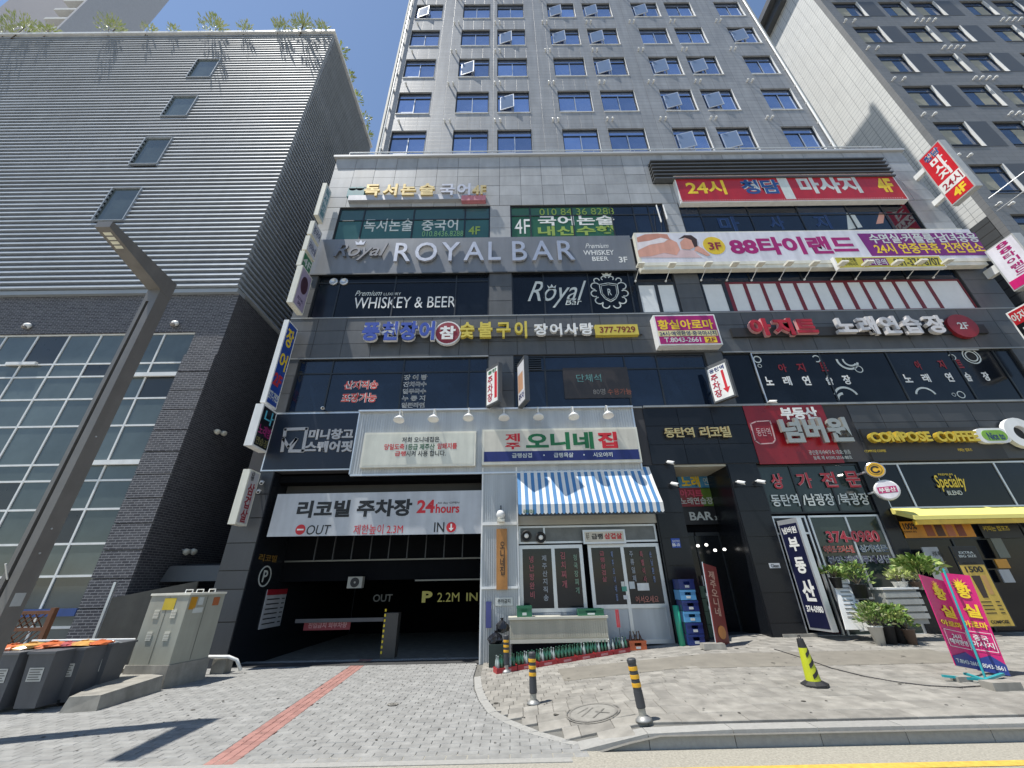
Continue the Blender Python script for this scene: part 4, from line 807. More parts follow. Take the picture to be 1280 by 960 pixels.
TP(t, '공인중개사사무소 대표: 원종', (1010, 563, 1064, 567.5), Y_, off); TP(t, '등록 제 41590-2016-00호', (1016, 570, 1066, 574), Y_, off)
# coffee sign
t = thing('coffee_shop_sign', 'gold bubble letter coffee shop sign on a black fascia', 'sign', (12.5, D, 5.2)); x0, x1, z0, z1 = PR(1078, 537, 1252, 571, D-.06)
q = MB(); a = onY(1080, 550, D-.06); b = onY(1245, 548, D-.06); c = onY(1243, 574, D-.06); q.box(a[0], b[0], D-.09, D-.033, c[1], a[1]+.35); q.build('panel', mat('matte black sign', (.02, .02, .02), .5), t)
letters(t, 'COＭPOSE', (1081, 541.5, 1162, 553), D-.22, brass, .05, .13, .02); letters(t, 'COFFEE', (1163, 541, 1221, 553), D-.22, brass, .05, .13, .02)
TP(t, 'COMPOSE COFFEE', (1080, 562.5, 1108, 565), D-.091, brass); TP(t, '커피는 컴포즈', (1196, 560.5, 1216, 564), D-.091, brass)
x0, x1, z0, z1 = PR(1222, 537, 1268, 551, D-.24); q = MB(); cy = (z0+z1)/2; hh = (z1-z0)/2
def pill(x0, x1, h, Y, t_): q = MB(); q.prism([(x0+h+h*math.cos(a), cy+h*math.sin(a)) for a in [math.pi/2+math.pi*k/8 for k in range(9)]]+[(x1-h+h*math.cos(a), cy+h*math.sin(a)) for a in [-math.pi/2+math.pi*k/8 for k in range(9)]], *FY(Y), t_); return q
pill(x0-.12, x1+.02, hh+.05, D-.1, .12).build('pill', whiteM, t); pill(x0+.05, x1-.1, hh-.02, D-.221, .01).build('pill_face', paint('7fae3a'), t); TP(t, 'Nice to', (1232, 540.5, 1258, 549.5), D-.232, navy, bold=.02)
x_, z_ = onY(1276, 541, D-.2); q = MB(); ring(q, x_, z_, .22, .48, FY(D-.1), .13, 20); q.build('cup_ring', whiteM, t)
# projecting signs: text faces seen from the side
def fin(name, label, pf, pb, Yb, thick, cab, face, cat='sign', side=1, grp=None):
    """pf: (front top, front bottom) pixels of the lit text face, pb: back top pixel on plane Yb"""
    X = onY(*pb, Yb)[0]; yt, zt = onX(*pf[0], X); yb_, zb_ = onX(*pf[1], X); yf = (yt+yb_)/2
    t = thing(name, label, cat, (X, Yb, zb_), grp); x0, x1 = (X-thick, X) if side > 0 else (X, X+thick)
    box(x0, x1, yf, Yb, zb_, zt).build('cabinet', cab, t); e = .05
    (box(X, X+.005, yf+e, Yb-e, zb_+e, zt-e) if side > 0 else box(X-.005, X, yf+e, Yb-e, zb_+e, zt-e)).build('face', face, t)
    return t, X, yf, Yb, zb_, zt
def FT(f, s, rc, m, side=1, **k):                       # rc in 0..1 across the face (left,right,bottom,top)
    t, X, yf, yb, z0, z1 = f; w = yb-yf; h = z1-z0
    if side > 0: T(t, s, (yf+rc[0]*w, yf+rc[1]*w, z0+rc[2]*h, z0+rc[3]*h), FXp(X+.006), m, **k)
    else: T(t, s, (-yb+rc[0]*w, -yb+rc[1]*w, z0+rc[2]*h, z0+rc[3]*h), FXm(X-.006), m, **k)
f = fin('projecting_sign', 'tall pale projecting sign, topmost of the left corner column', ((409, 229), (397, 268)), (416, 236), D-.15, .17, ivoryM, paint('b9c6cc', .4)); FT(f, '독\n서\n논\n술', (.15, .8, .1, .9), paint('3f7f8c'), bold=.02)
for i, (a, b, c, lab, s, fc) in enumerate((((394, 276), (389, 292), (404, 288), 'small white projecting sign just under the tall pale one', '중국어', 'c6c8d2'), ((388, 294), (383, 312), (399, 305), 'second small white projecting sign of the left corner column', '국어논술', 'c2c4d0'), ((381, 313), (376, 331), (392, 326), 'green striped small projecting sign of the left corner column', '4F', '3d7a56'))):
    f = fin('projecting_sign', lab, (a, b), c, D-.3, .17, ivoryM, paint(fc, .4)); FT(f, s, (.1, .9, .25, .75), paint('5a5f78') if i < 2 else off, bold=.02)
f = fin('projecting_sign', 'lilac projecting sign with a dark round emblem at the left corner', ((380, 333), (364, 376)), (392, 344), D-.2, .2, ivoryM, paint('a79bb4', .4)); t, X, yf, yb, z0, z1 = f
q = MB(); disc(q, (yf+yb)/2, z0+(z1-z0)*.62, .22, .36, FXp(X+.006), .006); q.build('emblem', paint('4a2f3c'), t); FT(f, 'ROYAL\nBAR', (.25, .75, .1, .28), paint('4a3f5c'))
f = fin('projecting_sign', 'long blue eel restaurant projecting sign with yellow letters and red 2F', ((361, 399), (332, 503)), (374, 407), D-.15, .16, whiteM, paint('24489a', .35)); FT(f, '장', (.15, .8, .70, .93), yel, bold=.03); FT(f, '어', (.15, .8, .42, .62), yel, bold=.03); FT(f, '2F', (.1, .8, .22, .36), paint('c0343c'), bold=.05); FT(f, '377-7929', (.06, .94, .06, .15), off, bold=.02)
f = fin('projecting_sign', 'black karaoke projecting sign with cyan and magenta letters', ((331, 505), (314, 556)), (347, 515), D-.15, .24, whiteM, paint('12141c', .35)); FT(f, '나', (.25, .85, .6, .92), paint('5fb9cf'), bold=.02); FT(f, '노래방', (.1, .95, .3, .55), paint('9c2a6c'), bold=.02); FT(f, '연습장', (.1, .9, .08, .25), paint('8a8450'))
f = fin('projecting_sign', 'white pork projecting sign with dark red vertical letters at the parking corner', ((313, 586), (294, 655)), (326, 592), D-.2, .2, ivoryM, paint('b8b6b8', .35)); FT(f, '급\n랭', (.2, .5, .8, .97), blk, bold=.01); FT(f, '삼\n겹\n살', (.22, .78, .05, .76), paint('8e1c2c'), bold=.03)
f = fin('projecting_sign', 'red and white 24 hour massage projecting sign high at the right corner', ((1172, 175.5), (1221, 231)), (1146.5, 201), D-.5, .28, mat('grey sign edge', (.42, .43, .43), .5), paint('cf2430', .35), side=-1)
FT(f, '청담', (.18, .82, .83, .95), paint('24508c'), -1, bold=.03, halo=off, hb=.05); FT(f, '마\n사\n지', (.25, .8, .42, .82), wht, -1, bold=.055); t, X, yf, yb, z0, z1 = f
box(X-.008, X-.005, yf+.05, yb-.05, z0+(z1-z0)*.22, z0+(z1-z0)*.40).build('white_band', wht, t); T(t, '24시', (-yb+.15*(yb-yf), -yb+.9*(yb-yf), z0+.24*(z1-z0), z0+.38*(z1-z0)), FXm(X-.009), paint('a01c30'), bold=.02); FT(f, '4F', (.3, .8, .05, .19), yel, -1, bold=.05)
for (k, z_) in ((.25, 0), (.82, 1)): box(X+.05, X+.22, yb, D+.2, z0+(z1-z0)*k-.12, z0+(z1-z0)*k+.12).build('bracket', whiteM, t)
XR2 = X
f = fin('projecting_sign', 'white and pink Thai massage projecting sign at the right edge', ((1262, 293), (1310, 340)), (1232, 317), D-.45, .3, mat('grey sign edge', (.42, .43, .43), .5), paint('e4e2ea', .35), side=-1)
t, X, yf, yb, z0, z1 = f
for i, ch_ in enumerate('88타이랜드'): T(t, ch_, (-yb+.35*(yb-yf), -yb+.75*(yb-yf), z0+(z1-z0)*(.86-.125*i), z0+(z1-z0)*(.96-.125*i)), FXm(X-.006), magenta, bold=.03)
box(X-.008, X-.005, yf+.03, yb-.03, z0+.05, z0+(z1-z0)*.2).build('pink_band', pink, t); box(X+.05, X+.22, yb, D+.3, z0+(z1-z0)*.5, z0+(z1-z0)*.68).build('bracket', whiteM, t)
f = fin('projecting_sign', 'red and black karaoke projecting sign at the right edge of the photo', ((1290, 374), (1330, 440)), (1256, 391), D-.45, .3, whiteM, paint('14151a', .35), side=-1); t, X, yf, yb, z0, z1 = f
box(X-.008, X-.005, yf+.05, yb-.05, z0+(z1-z0)*.72, z1-.05).build('red_band', crimson, t); T(t, '아지트', (-yb+.1*(yb-yf), -yb+.9*(yb-yf), z0+(z1-z0)*.76, z0+(z1-z0)*.93), FXm(X-.009), off, bold=.03); FT(f, '노래', (.2, .8, .4, .66), off, -1, bold=.04)
# 2F projecting parking signs
def free_sign(name, label, q4, Y0, Y1, cab, face, txt):
    """a sign board set at an angle to the wall: q4 = px corners TL TR BR BL, left edge at depth Y0, right edge at depth Y1"""
    TL = onY(*q4[0], Y0); TR = onY(*q4[1], Y1); BR = onY(*q4[2], Y1); BL = onY(*q4[3], Y0); O = Vector((TL[0], Y0, (BL[1]))); U = Vector((TR[0]-TL[0], Y1-Y0, 0)); w_ = U.length; U.normalize(); h_ = ((TL[1]-BL[1])+(TR[1]-BR[1]))/2; V = Vector((0, 0, 1)); N = U.cross(V)
    t = thing(name, label, 'sign', tuple(O)); fr = (O-N*.14, U, V); q = MB(); q.prism([(-.05, -.05), (w_+.05, -.05), (w_+.05, h_+.12), (-.05, h_+.12)], *fr, .14); q.build('cabinet', cab, t); q = MB(); q.prism([(0, 0), (w_, 0), (w_, h_), (0, h_)], O, U, V, .005); q.build('face', face, t)
    for s, rc, m, b in txt:
        f2 = (O+N*.006, U, V)
        if s == 'arrow': q = MB(); a, b_, c, d = rc; x_ = (a+b_)/2*w_; q.prism([(x_-.04, d*h_), (x_-.04, (c+.16)*h_), (x_-.11, (c+.16)*h_), (x_, c*h_), (x_+.11, (c+.16)*h_), (x_+.04, (c+.16)*h_), (x_+.04, d*h_)], *f2, .004); q.build('arrow', m, t)
        elif s == 'bar': q = MB(); a, b_, c, d = rc; q.prism([(a*w_, c*h_), (b_*w_, c*h_), (b_*w_, d*h_), (a*w_, d*h_)], O+N*.005, U, V, .003); q.build('band', m, t)
        else: T(t, s, (rc[0]*w_, rc[1]*w_, rc[2]*h_, rc[3]*h_), f2, m, bold=b)
    MB().tube([tuple(O+U*w_*.5-N*.14+V*h_*.5), (O.x+U.x*w_*.5, D+.05, O.z+h_*.5)], .03).build('bracket', roofM, t)
    return t
free_sign('parking_sign', 'white parking sign with a red down arrow left of the karaoke windows', ((883.5, 463), (905, 451), (915, 491), (892, 502)), D-.25, D-.75, roofM, wht, [('주\n차\n장', (.08, .48, .08, .78), paint('a8203a'), .03), ('arrow', (.55, .95, .12, .82), red, 0), ('동탄역', (.1, .9, .84, .97), navy, .02)])
free_sign('parking_sign', 'red striped white parking sign at the left edge of the grey second floor column', ((609, 463), (622, 456), (622, 497), (609, 507)), D-.35, D-.75, roofM, wht, [('주\n차\n장', (.08, .55, .06, .8), paint('a8203a'), .03), ('bar', (.72, .95, .1, .85), red, 0), ('동탄', (.1, .9, .86, .97), grn, .02)])
free_sign('projecting_photo_sign', 'narrow white projecting sign with an orange picture by the second floor middle window', ((647, 459), (654.5, 448), (656, 497), (648.5, 508)), D-.3, D-.85, roofM, paint('d9d9dc', .35), [('bar', (.05, .8, .3, .75), paint('c79a7a'), 0), ('주차', (.1, .9, .08, .24), navy, .02)])

# ================================================================ GROUND FLOOR SHOPS
# corrugated pillar left of the restaurant
x0, x1, z0, z1 = -.80, .14, -.02, 4.74
rp = thing('restaurant_pillar', 'pale corrugated pillar between parking entrance and pork restaurant', 'pillar', (-.3, D, 0)); q = MB()
for k in range(16): a = x0+(x1-x0)*k/16; w_ = (x1-x0)/16; q.box(a, a+w_*.55, D-.09, D+.3, z0, z1); q.box(a+w_*.55, a+w_, D-.07, D+.3, z0, z1)
q.build('corrugated_sheet', corrM, rp); q = MB(); q.box(x0-.04, x0-.001, D-.11, D+.3, z0, z1); q.box(x1+.001, x1+.04, D-.11, D+.3, z0, z1); zz = onY(625, 657, D)[1]; q.box(x0, x1, D-.13, D-.091, zz, zz+.08); zz = onY(625, 736, D)[1]; q.box(x0, x1, D-.13, D-.091, zz, zz+.06); q.build('edge_trim', whiteM, rp)
t = plate((620.5, 661, 634.5, 737), D-.16, mat('orange varnished wood', (.42, .19, .05), .45, 0, .2, 4, 0, 0, .15), 'tall orange wooden board with black vertical letters on the corrugated pillar', 'wooden_sign', 'sign', .05); TP(t, '오\n니\n네\n집', (625, 677, 631.5, 719), D-.161, blk, bold=.01, sp=.9)
x, z = onY(626, 643, D-.25); t = thing('globe_lamp', 'white globe lamp on top of the orange wooden board', 'lamp', (x, D-.25, z)); MB().lathe([(.03, -.13), (.09, -.10), (.125, 0), (.09, .09), (.03, .12)], (x, D-.25, z), 16).build('globe', whiteM, t, True); MB().tube([(x, D-.25, z+.11), (x, D-.2, z+.24), (x, D-.05, z+.26)], .015).build('arm', frameM, t); box(x-.1, x+.1, D-.35, D-.15, z-.2, z-.13).build('collar', ivoryM, t)
t = plate((619, 747, 641, 757), D-.11, paint('c9cbc6'), 'small pale notice board on the lower corrugated pillar', 'notice', 'sign'); TP(t, '주차금지', (622, 749, 638, 754), D-.112, blk, bold=.02)
# restaurant front
rf = thing('pork_restaurant', 'silver framed sliding windows and doors of the pork restaurant', 'shop front', (2, D, .2))
dk = mat('dark restaurant glass', (.012, .015, .02), .1, 0, .3, 1, spec=.45)
a0, a1, az0, az1 = PR(646, 679, 733, 772, D+.1); wA = window(rf, .19, onY(731, 720, D+.1)[0], 1.02, 2.62, (onY(693, 720, D+.1)[0],), (), dk, frameL, D+.1, .09)
xd0 = onY(735, 700, D+.1)[0]+.02; xm = onY(782, 720, D+.1)[0]
wB = window(rf, xd0, 4.02, .30, 2.62, (xm,), (1.12,), lambda i, j: (dk if j else corrM), frameL, D+.1, .09, name='door')
TH = window(rf, .19, 4.02, 2.66, 3.12, (.9,), (), mat('grey transom film', (.14, .15, .15), .3, 0, .3, 3), frameL, D+.1, .05, name='transom_window')
box(.16, 4.05, D+.02, D+.3, 3.14, 4.73).build('lintel_panel', mat('beige lintel panel', (.40, .39, .34), .6), rf)
q = MB()
for k in range(30): q.box(.2+k*.055, .235+k*.055, D+.05, D+.12, .25, 1.0)
q.box(.19, 1.85, D+.11, D+.3, .2, 1.01); q.build('ribbed_base', corrM, rf); box(.15, 4.05, D+.32, D+2, .2, 3.6).build('interior', darkM, rf)
def G(s, px, m, par=wA, **k): return TP(par, s, px, D+.1, m, **k)
pr = paint('a85a62'); pw = paint('9aa0a8'); pg_ = paint('7f9a86')
G('냉\n난\n방\n완\n비', (661, 695, 669, 748), pr, bold=.02, sp=1.2); G('제\n주\n산\n지\n직\n송', (677, 694, 686, 751), pw, bold=.02, sp=1.2); G('김\n치\n찌\n개', (700, 690, 709, 735), pr, bold=.02, sp=1.2); G('청\n국\n장\n찌\n개', (716, 693, 725, 742), pg_, bold=.02, sp=1.2)
G('급\n랭\n삼\n겹\n살', (749, 689, 759, 727), pr, par=wB, bold=.02, sp=1.2); G('제\n주\n오\n니\n네\n집', (763, 689, 773, 751), paint('7a8ab0'), par=wB, bold=.02, sp=1.2); G('주\n류\n일\n체', (786, 689, 796, 727), pw, par=wB, bold=.02, sp=1.2); G('특\n별\n식\n사', (799, 689, 809, 728), pr, par=wB, bold=.02, sp=1.2); G('손\n님\n환\n영', (811, 689, 820, 728), paint('7a8ab0'), par=wB, bold=.02, sp=1.2); G('어서오세요', (794, 745, 824, 753), paint('b5776a'), par=wB, bold=.02)
for px, c, lab in (((776, 727, 781, 733), 'd8d8d0', 'small white sticker'), ((777, 733, 784, 739), '4f9a86', 'teal sticker'), ((786, 727, 794, 736), 'c9cfd0', 'grey sticker'), ((796, 729, 812, 738), 'e0e0dc', 'white opening hours card'), ((779, 744, 785, 749), 'd4d4d4', 'little card')): sheet(wB, px, D+.1, paint(c), name='sticker')
t = boxsign('small_lightbox', 'small cream lightbox with red letters hanging above the restaurant door', (728, 662.5, 783, 679), D-.05, .08, frameL, paint('cfc9bb'), rim=.05); TP(t, '급랭', (739, 667, 754, 674), D-.057, blk, bold=.04); TP(t, '삼겹살', (755, 666.5, 778, 673.5), D-.057, red, bold=.04); TP(t, '제주', (732, 666, 737, 675), D-.057, blk)
for i, (px, lab) in enumerate((((658, 669), 'left round floodlight in the dark box above the restaurant window'), ((676, 671), 'right round floodlight in the dark box above the restaurant window'))):
    x, z = onY(*px, D-.05); t = thing('floodlight', lab, 'light', (x, D, z), 'floodlights above the restaurant window'); MB().lathe([(.14, 0), (.14, .1), (.11, .12), (.10, .08), (.02, .08)], (x, D+.02, z), 18, (0, -1, -.2)).build('housing', blackM, t, True); MB().lathe([(.07, .085), (.05, .11)], (x, D+.02, z), 12, (0, -1, -.2)).build('lens', whiteM, t, True)
# striped awning
aw = thing('striped_awning', 'blue and white striped awning of the pork restaurant', 'awning', (2.1, D, 4.7)); Ya = D-.72
zb = onY(740, 629, Ya)[1]; zv = onY(740, 641, Ya)[1]; za = 4.70; n = 40; xa, xb = .18, 4.08; xe = onY(829, 630, Ya)[0]
aB = mat('awning blue stripe', (.07, .21, .42), .7, 0, .05, 3); aW = mat('awning white stripe', (.72, .71, .68), .7, 0, .05, 3); q = MB(); v = MB()
for k in range(n):
    q.mi = v.mi = k % 2; t0, t1 = k/n, (k+1)/n; A = xa+(xb-xa)*t0; B = xa+(xb-xa)*t1; A2 = xa+(xe-xa)*t0; B2 = xa+(xe-xa)*t1
    for s_ in range(4):
        f0, f1 = s_/4, (s_+1)/4; L = lambda p, r_, f: p+(r_-p)*f; sg = lambda f: -.05*math.sin(math.pi*f)
        q.quad((L(A, A2, f0), L(D-.05, Ya, f0), L(za, zb, f0)+sg(f0)), (L(A, A2, f1), L(D-.05, Ya, f1), L(za, zb, f1)+sg(f1)), (L(B, B2, f1), L(D-.05, Ya, f1), L(za, zb, f1)+sg(f1)), (L(B, B2, f0), L(D-.05, Ya, f0), L(za, zb, f0)+sg(f0)))
    v.add([(A2, Ya-.004, zb), ((A2+B2)/2, Ya-.004, zb), (B2, Ya-.004, zb), (B2, Ya-.004, zv+.02), ((A2+B2)/2, Ya-.004, zv-.02), (A2, Ya-.004, zv+.02)], [(0, 5, 4, 3, 2, 1)])
q.build('canopy', [aB, aW], aw); v.build('valance', [aB, aW], aw); q = MB(); q.box(xa, xe, Ya, Ya+.05, zv-.05, zv+.02); q.bar((xa+.05, D-.05, 3.9), (xa+.05, Ya+.03, zb-.03), .03); q.bar((xe-.05, D-.05, 3.9), (xe-.05, Ya+.03, zb-.03), .03); q.build('frame', frameM, aw)
TP(aw, '급랭삼겹살', (654, 637, 668, 641), Ya-.01, paint('3f6a3c'), bold=.02)
# estate agent's shop
es = thing('estate_agent_shop', 'glass front of the estate agent with white and red window lettering', 'shop front', (9, D, .3))
gE = mat('green grey shop glass', (.03, .045, .042), .1, 0, .3, 1, spec=.5)
wU = window(es, 7.32, 10.34, 3.32, 4.72, (8.3, 9.35), (), gE, frameM, D+.06); wL = window(es, 8.35, 10.34, .36, 3.26, (9.4,), (1.2,), gE, frameL, D+.06)
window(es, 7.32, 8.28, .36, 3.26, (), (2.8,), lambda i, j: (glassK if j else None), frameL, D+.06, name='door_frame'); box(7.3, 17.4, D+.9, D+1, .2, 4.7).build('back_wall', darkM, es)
for s, px in zip('상가전문', ((961, 592, 982, 611), (993, 591, 1018, 610), (1023, 590, 1049, 609), (1053, 589, 1079, 609))): TP(wU, s, px, D+.05, paint('b8303c'), bold=.03, halo=paint('c9b0ae'), hb=.03)
TP(wU, '동탄역 /남광장 /북광장', (962, 618, 1089, 631), D+.05, off, bold=.02)
TP(wL, '374-0980', (1031, 664, 1102, 677.5), D+.05, paint('b03040'), bold=.03, halo=paint('d0a8a8'), hb=.03); TP(wL, '아파트·오피스텔', (1028, 682, 1069, 691), D+.05, paint('c04a3c'), bold=.03, halo=off, hb=.03); TP(wL, '상가전문', (1072, 681, 1112, 690), D+.05, paint('3a4a66'), bold=.02, halo=off, hb=.05); TP(wL, '분양·전매 투자상담', (1033, 695, 1117, 704), D+.05, paint('4a4060'), bold=.02, halo=off, hb=.05)
t = free_sign('open_shop_door', 'open glass door with navy strip and big white vertical letters beside the black granite pier', ((974, 657), (995, 653), (1040, 787), (1012, 784)), D-.02, D-.62, frameL, paint('1c1f3c', .3), [('넘버원', (.1, .9, .9, .97), wht, .03), ('부', (.25, .8, .72, .86), wht, .05), ('동', (.25, .8, .5, .66), wht, .05), ('산', (.2, .85, .24, .44), wht, .05), ('374-0980', (.12, .95, .14, .2), wht, .03)]); t['category'] = 'door'
t = plate((961, 704, 976, 710), D-.045, paint('c4c8cc'), 'small white metal plate on the black granite pier', 'notice', 'sign', .01); TP(t, 'Clean', (963, 705, 974, 709), D-.047, blk, bold=.01)
t = plate((838.5, 673, 851.5, 684.5), D-.05, paint('2a4fa8'), 'blue house number plate on the black granite by the restaurant', 'number_plate', 'sign', .015); TP(t, '동탄역로', (840, 675, 850, 678), D-.052, wht); TP(t, '88-10', (840, 679, 850, 683), D-.052, wht, bold=.03)
# coffee shop
cf = thing('coffee_shop', 'black coffee shop front with gold lettering behind a yellow awning', 'shop front', (13.5, D, .3))
wC = window(cf, 10.78, 17.4, 3.40, 4.72, (11.55, 14.45, 15.4), (), glassK, frameL, D+.06); wD = window(cf, 10.78, 17.4, .36, 3.34, (12.1, 14.2, 15.6), (2.6,), glassK, frameM, D+.06)
TP(wC, 'Specialty', (1164, 594, 1211, 614), D+.05, brass, bold=.015, slant=.12); TP(wC, 'BLEND', (1183, 613.5, 1204, 618.5), D+.05, off, bold=.01); TP(wC, 'PREMIUM', (1172, 592, 1191, 594.2), D+.05, brass)
za1, za0 = 3.42, 3.12; yA = mat('yellow awning fabric', (.80, .70, .20), .6, 0, .04, 2); q = MB(); xa, xb = onY(1128, 640, D-.35)[0], 19.
q.hexa([(xa, D-.62, 3.02), (xb, D-.62, 3.02), (xb, D-.03, 3.25), (xa, D-.03, 3.25), (xa, D-.62, 3.12), (xb, D-.62, 3.12), (xb, D-.03, 3.40), (xa, D-.03, 3.40)])
ya_ = thing('yellow_awning', 'thin bright yellow awning over the coffee shop counter', 'awning', (13, D, 3.2)); q.build('canopy', yA, ya_); box(xa+.02, xb, D-.60, D-.5, 2.9, 3.015).build('valance', paint('d8b23c'), ya_)
t = plate((1124, 652, 1221, 671), D-.0, paint('c9861e'), 'orange drinks banner with 100 percent print under the yellow awning', 'banner', 'banner', .02); TP(t, '100%', (1127, 654, 1147, 662), D-.002, blk, bold=.03); TP(t, '아라비카 원두', (1129, 663.5, 1147, 666), D-.002, blk)
for i, c in enumerate(('8f4a2c', '4a2a20', 'b06a4c', '7a3a2a')):
    sheet(t, (1153+i*13, 655, 1170+i*13, 670), D-.002, paint(c), name='cup_picture')
t = plate((1222, 655, 1281, 672), D-.0, blk, 'black strip with yellow lettering at the right end under the yellow awning', 'banner', 'banner', .02); TP(t, '커피는 컴포즈', (1227, 657.5, 1263, 663.5), D-.002, paint('c9b23c'), bold=.02)
for px, r_, c1, s, lab in (((1094, 587), .22, 'd8a82c', 'C', 'round yellow coffee projecting lightbox'), ((1109, 612), .27, 'd9d6dc', '부동산', 'round white estate agent projecting lightbox with pink band')):
    Y_ = D-.55; x, z = onY(*px, Y_); t = thing('round_sign', lab, 'sign', (x, D, z)); ax = Vector((-.55, -.83, 0)); MB().lathe([(r_-.03, -.2), (r_, -.17), (r_, -.02), (r_-.03, 0)], (x, Y_, z), 28, ax).build('drum', whiteM if s != 'C' else mat('chrome rim', (.5, .5, .5), .2, .8), t); U = Vector((.83, -.55, 0)); fr = (Vector((x, Y_, z))+ax*.004, U, Vector((0, 0, 1)))
    q = MB(); disc(q, 0, 0, r_*.88, r_*.88, fr, .003); q.build('face', paint(c1), t); f2 = (fr[0]+ax*.005, fr[1], fr[2]); MB().tube([(x, Y_+.1, z), (x-.05, D+.02, z)], .03).build('bracket', frameL, t)
    if s == 'C': q = MB(); ring(q, 0, 0, r_*.28, r_*.48, f2, .004, 18, .5, 5.8); ring(q, 0, 0, r_*.62, r_*.66, f2, .004, 24); q.build('logo', blk, t)
    else: q = MB(); q.prism([(-r_*.75, -r_*.32), (r_*.75, -r_*.32), (r_*.75, r_*.3), (-r_*.75, r_*.3)], *f2, .003); q.build('band', paint('b5306c'), t); T(t, s, (-r_*.65, r_*.65, -r_*.24, r_*.22), (f2[0]+ax*.004, f2[1], f2[2]), wht, bold=.03)
# fittings on the inner face of the parking pier
ax_ = -6.945
def onpier(s, px, m, par, **k):
    a = onX(px[0], px[1], ax_); b = onX(px[2], px[3], ax_); return T(par, s, (a[0], b[0], b[1], a[1]), FXp(ax_), m, **k)
def ppl(px): a = onX(px[0], px[1], ax_); b = onX(px[2], px[3], ax_); return a[0], b[0], b[1], a[1]
t = thing('parking_wall_sign', 'gold car park name and white P circle on the black parking pier', 'sign', (-6.95, D+.3, 2.6)); a, b, c, d = ppl((325, 692, 345, 703)); T(t, '리코빌', (a, b, c, d), FXp(ax_), paint('8a6a2c'), bold=.02); a, b, c, d = ppl((324, 709, 338, 731)); q = MB(); ring(q, (a+b)/2, (c+d)/2, .26, .30, FXp(ax_), .006, 24, sq=.9); q.build('circle', off, t); T(t, 'P', ((a+b)/2-.1, (a+b)/2+.12, (c+d)/2-.15, (c+d)/2+.15), FXp(ax_), off, bold=.02)
a, b, c, d = ppl((334, 737, 349, 782)); t = thing('price_board', 'white parking price table with red heading on the black pier', 'notice', (-6.94, a, c)); box(ax_, ax_+.02, a, b, c, d).build('board', paint('b9b9bc'), t); box(ax_+.02, ax_+.024, a, b, d-.14, d).build('heading', paint('a02430'), t); q = MB()
for k in range(8): q.box(ax_+.02, ax_+.023, a+.08, b-.35, c+.1+k*.12, c+.13+k*.12); q.box(ax_+.02, ax_+.023, b-.22, b-.06, c+.1+k*.12, c+.13+k*.12)
q.build('text_rows', blk, t)['kind'] = 'stuff'
# parking barrier, red board, air conditioner
x, z = onY(486, 822, D+.9); bp_ = thing('barrier_post', 'beige barrier post at the foot of the parking ramp', 'barrier', (x, D+.9, z)); x0, x1, z0, z1 = PR(482, 766, 494, 822, D+.9); box(x0, x1, D+.8, D+1.1, z0, z1).build('housing', mat('dim beige metal', (.06, .056, .05), .5), bp_)  # post and arm darkened: shade inside the entrance put into their colours
q = MB(); x2 = onY(372, 777, D+.9)[0]; zz = onY(430, 775, D+.9)[1]; q.box(x2, x0, D+.76, D+.79, zz-.04, zz+.05); q.build('arm', paint('4c4c50'), bp_); q = MB()
for k in range(9): q.box(x0+.01, x0+.05, D+.78, D+.8, z0+.1+k*.12, z0+.16+k*.12)
q.build('warning_stripe', yel, bp_)
t = plate((381, 776, 437, 787), D+.85, paint('7d2430'), 'dim red warning board hanging under the white barrier arm', 'warning_board', 'sign', .02); TP(t, '진입금지 외부차량', (386, 778.5, 433, 784.5), D+.848, paint('b58a8c'), bold=.02)
x0, x1, z0, z1 = PR(437, 721, 453, 735, D+1.4); t = thing('air_conditioner', 'small outdoor air conditioner unit on the beam inside the parking entrance', 'air conditioner', (x0, D+1.4, z0)); box(x0, x1, D+1.3, D+1.5, z0, z1).build('casing', mat('grey casing', (.33, .33, .30), .5), t); q = MB(); ring(q, (x0+x1)/2, (z0+z1)/2, .03, .13, FY(D+1.3), .01, 16); q.build('fan_grille', blackM, t)
t = plate((607.5, 752, 614, 785), D-.14, paint('4a4f8a'), 'narrow blue vertical notice on the left edge of the corrugated pillar', 'notice', 'sign', .03)
# security cameras
sc = None
for px, lab in (((838, 578), 'white camera at the top left corner of the entrance recess'), ((843, 605), 'white camera at the left side of the entrance posters'), ((926, 603), 'white camera on the silver edge right of the entrance'), ((951, 602), 'white camera at the left of the estate agent lettering'), ((966, 502), 'white camera on top of the red estate agent sign'), ((327, 603), 'upper white camera beside the parking banner'), ((323, 614), 'lower white camera beside the parking banner'), ((403, 510), 'white camera on the sill above the storage sign')):
    x, z = onY(*px, D-.2)
    if sc is None:
        sc = thing('security_camera', lab, 'security camera', (x, D-.2, z), 'security cameras on the shop front'); MB().lathe([(.03, -.10), (.05, -.09), (.05, .12), (.035, .13)], (x, D-.2, z), 12, (.5, -.8, -.35)).build('housing', whiteM, sc, True); MB().lathe([(.033, .132), (.02, .138)], (x, D-.2, z), 10, (.5, -.8, -.35)).build('lens', blackM, sc); MB().tube([(x, D-.2, z), (x-.04, D-.12, z+.05), (x-.04, D-.0, z+.05)], .018).build('bracket', whiteM, sc)
    else: copy_tree(sc, (x, D-.2, z), lab)

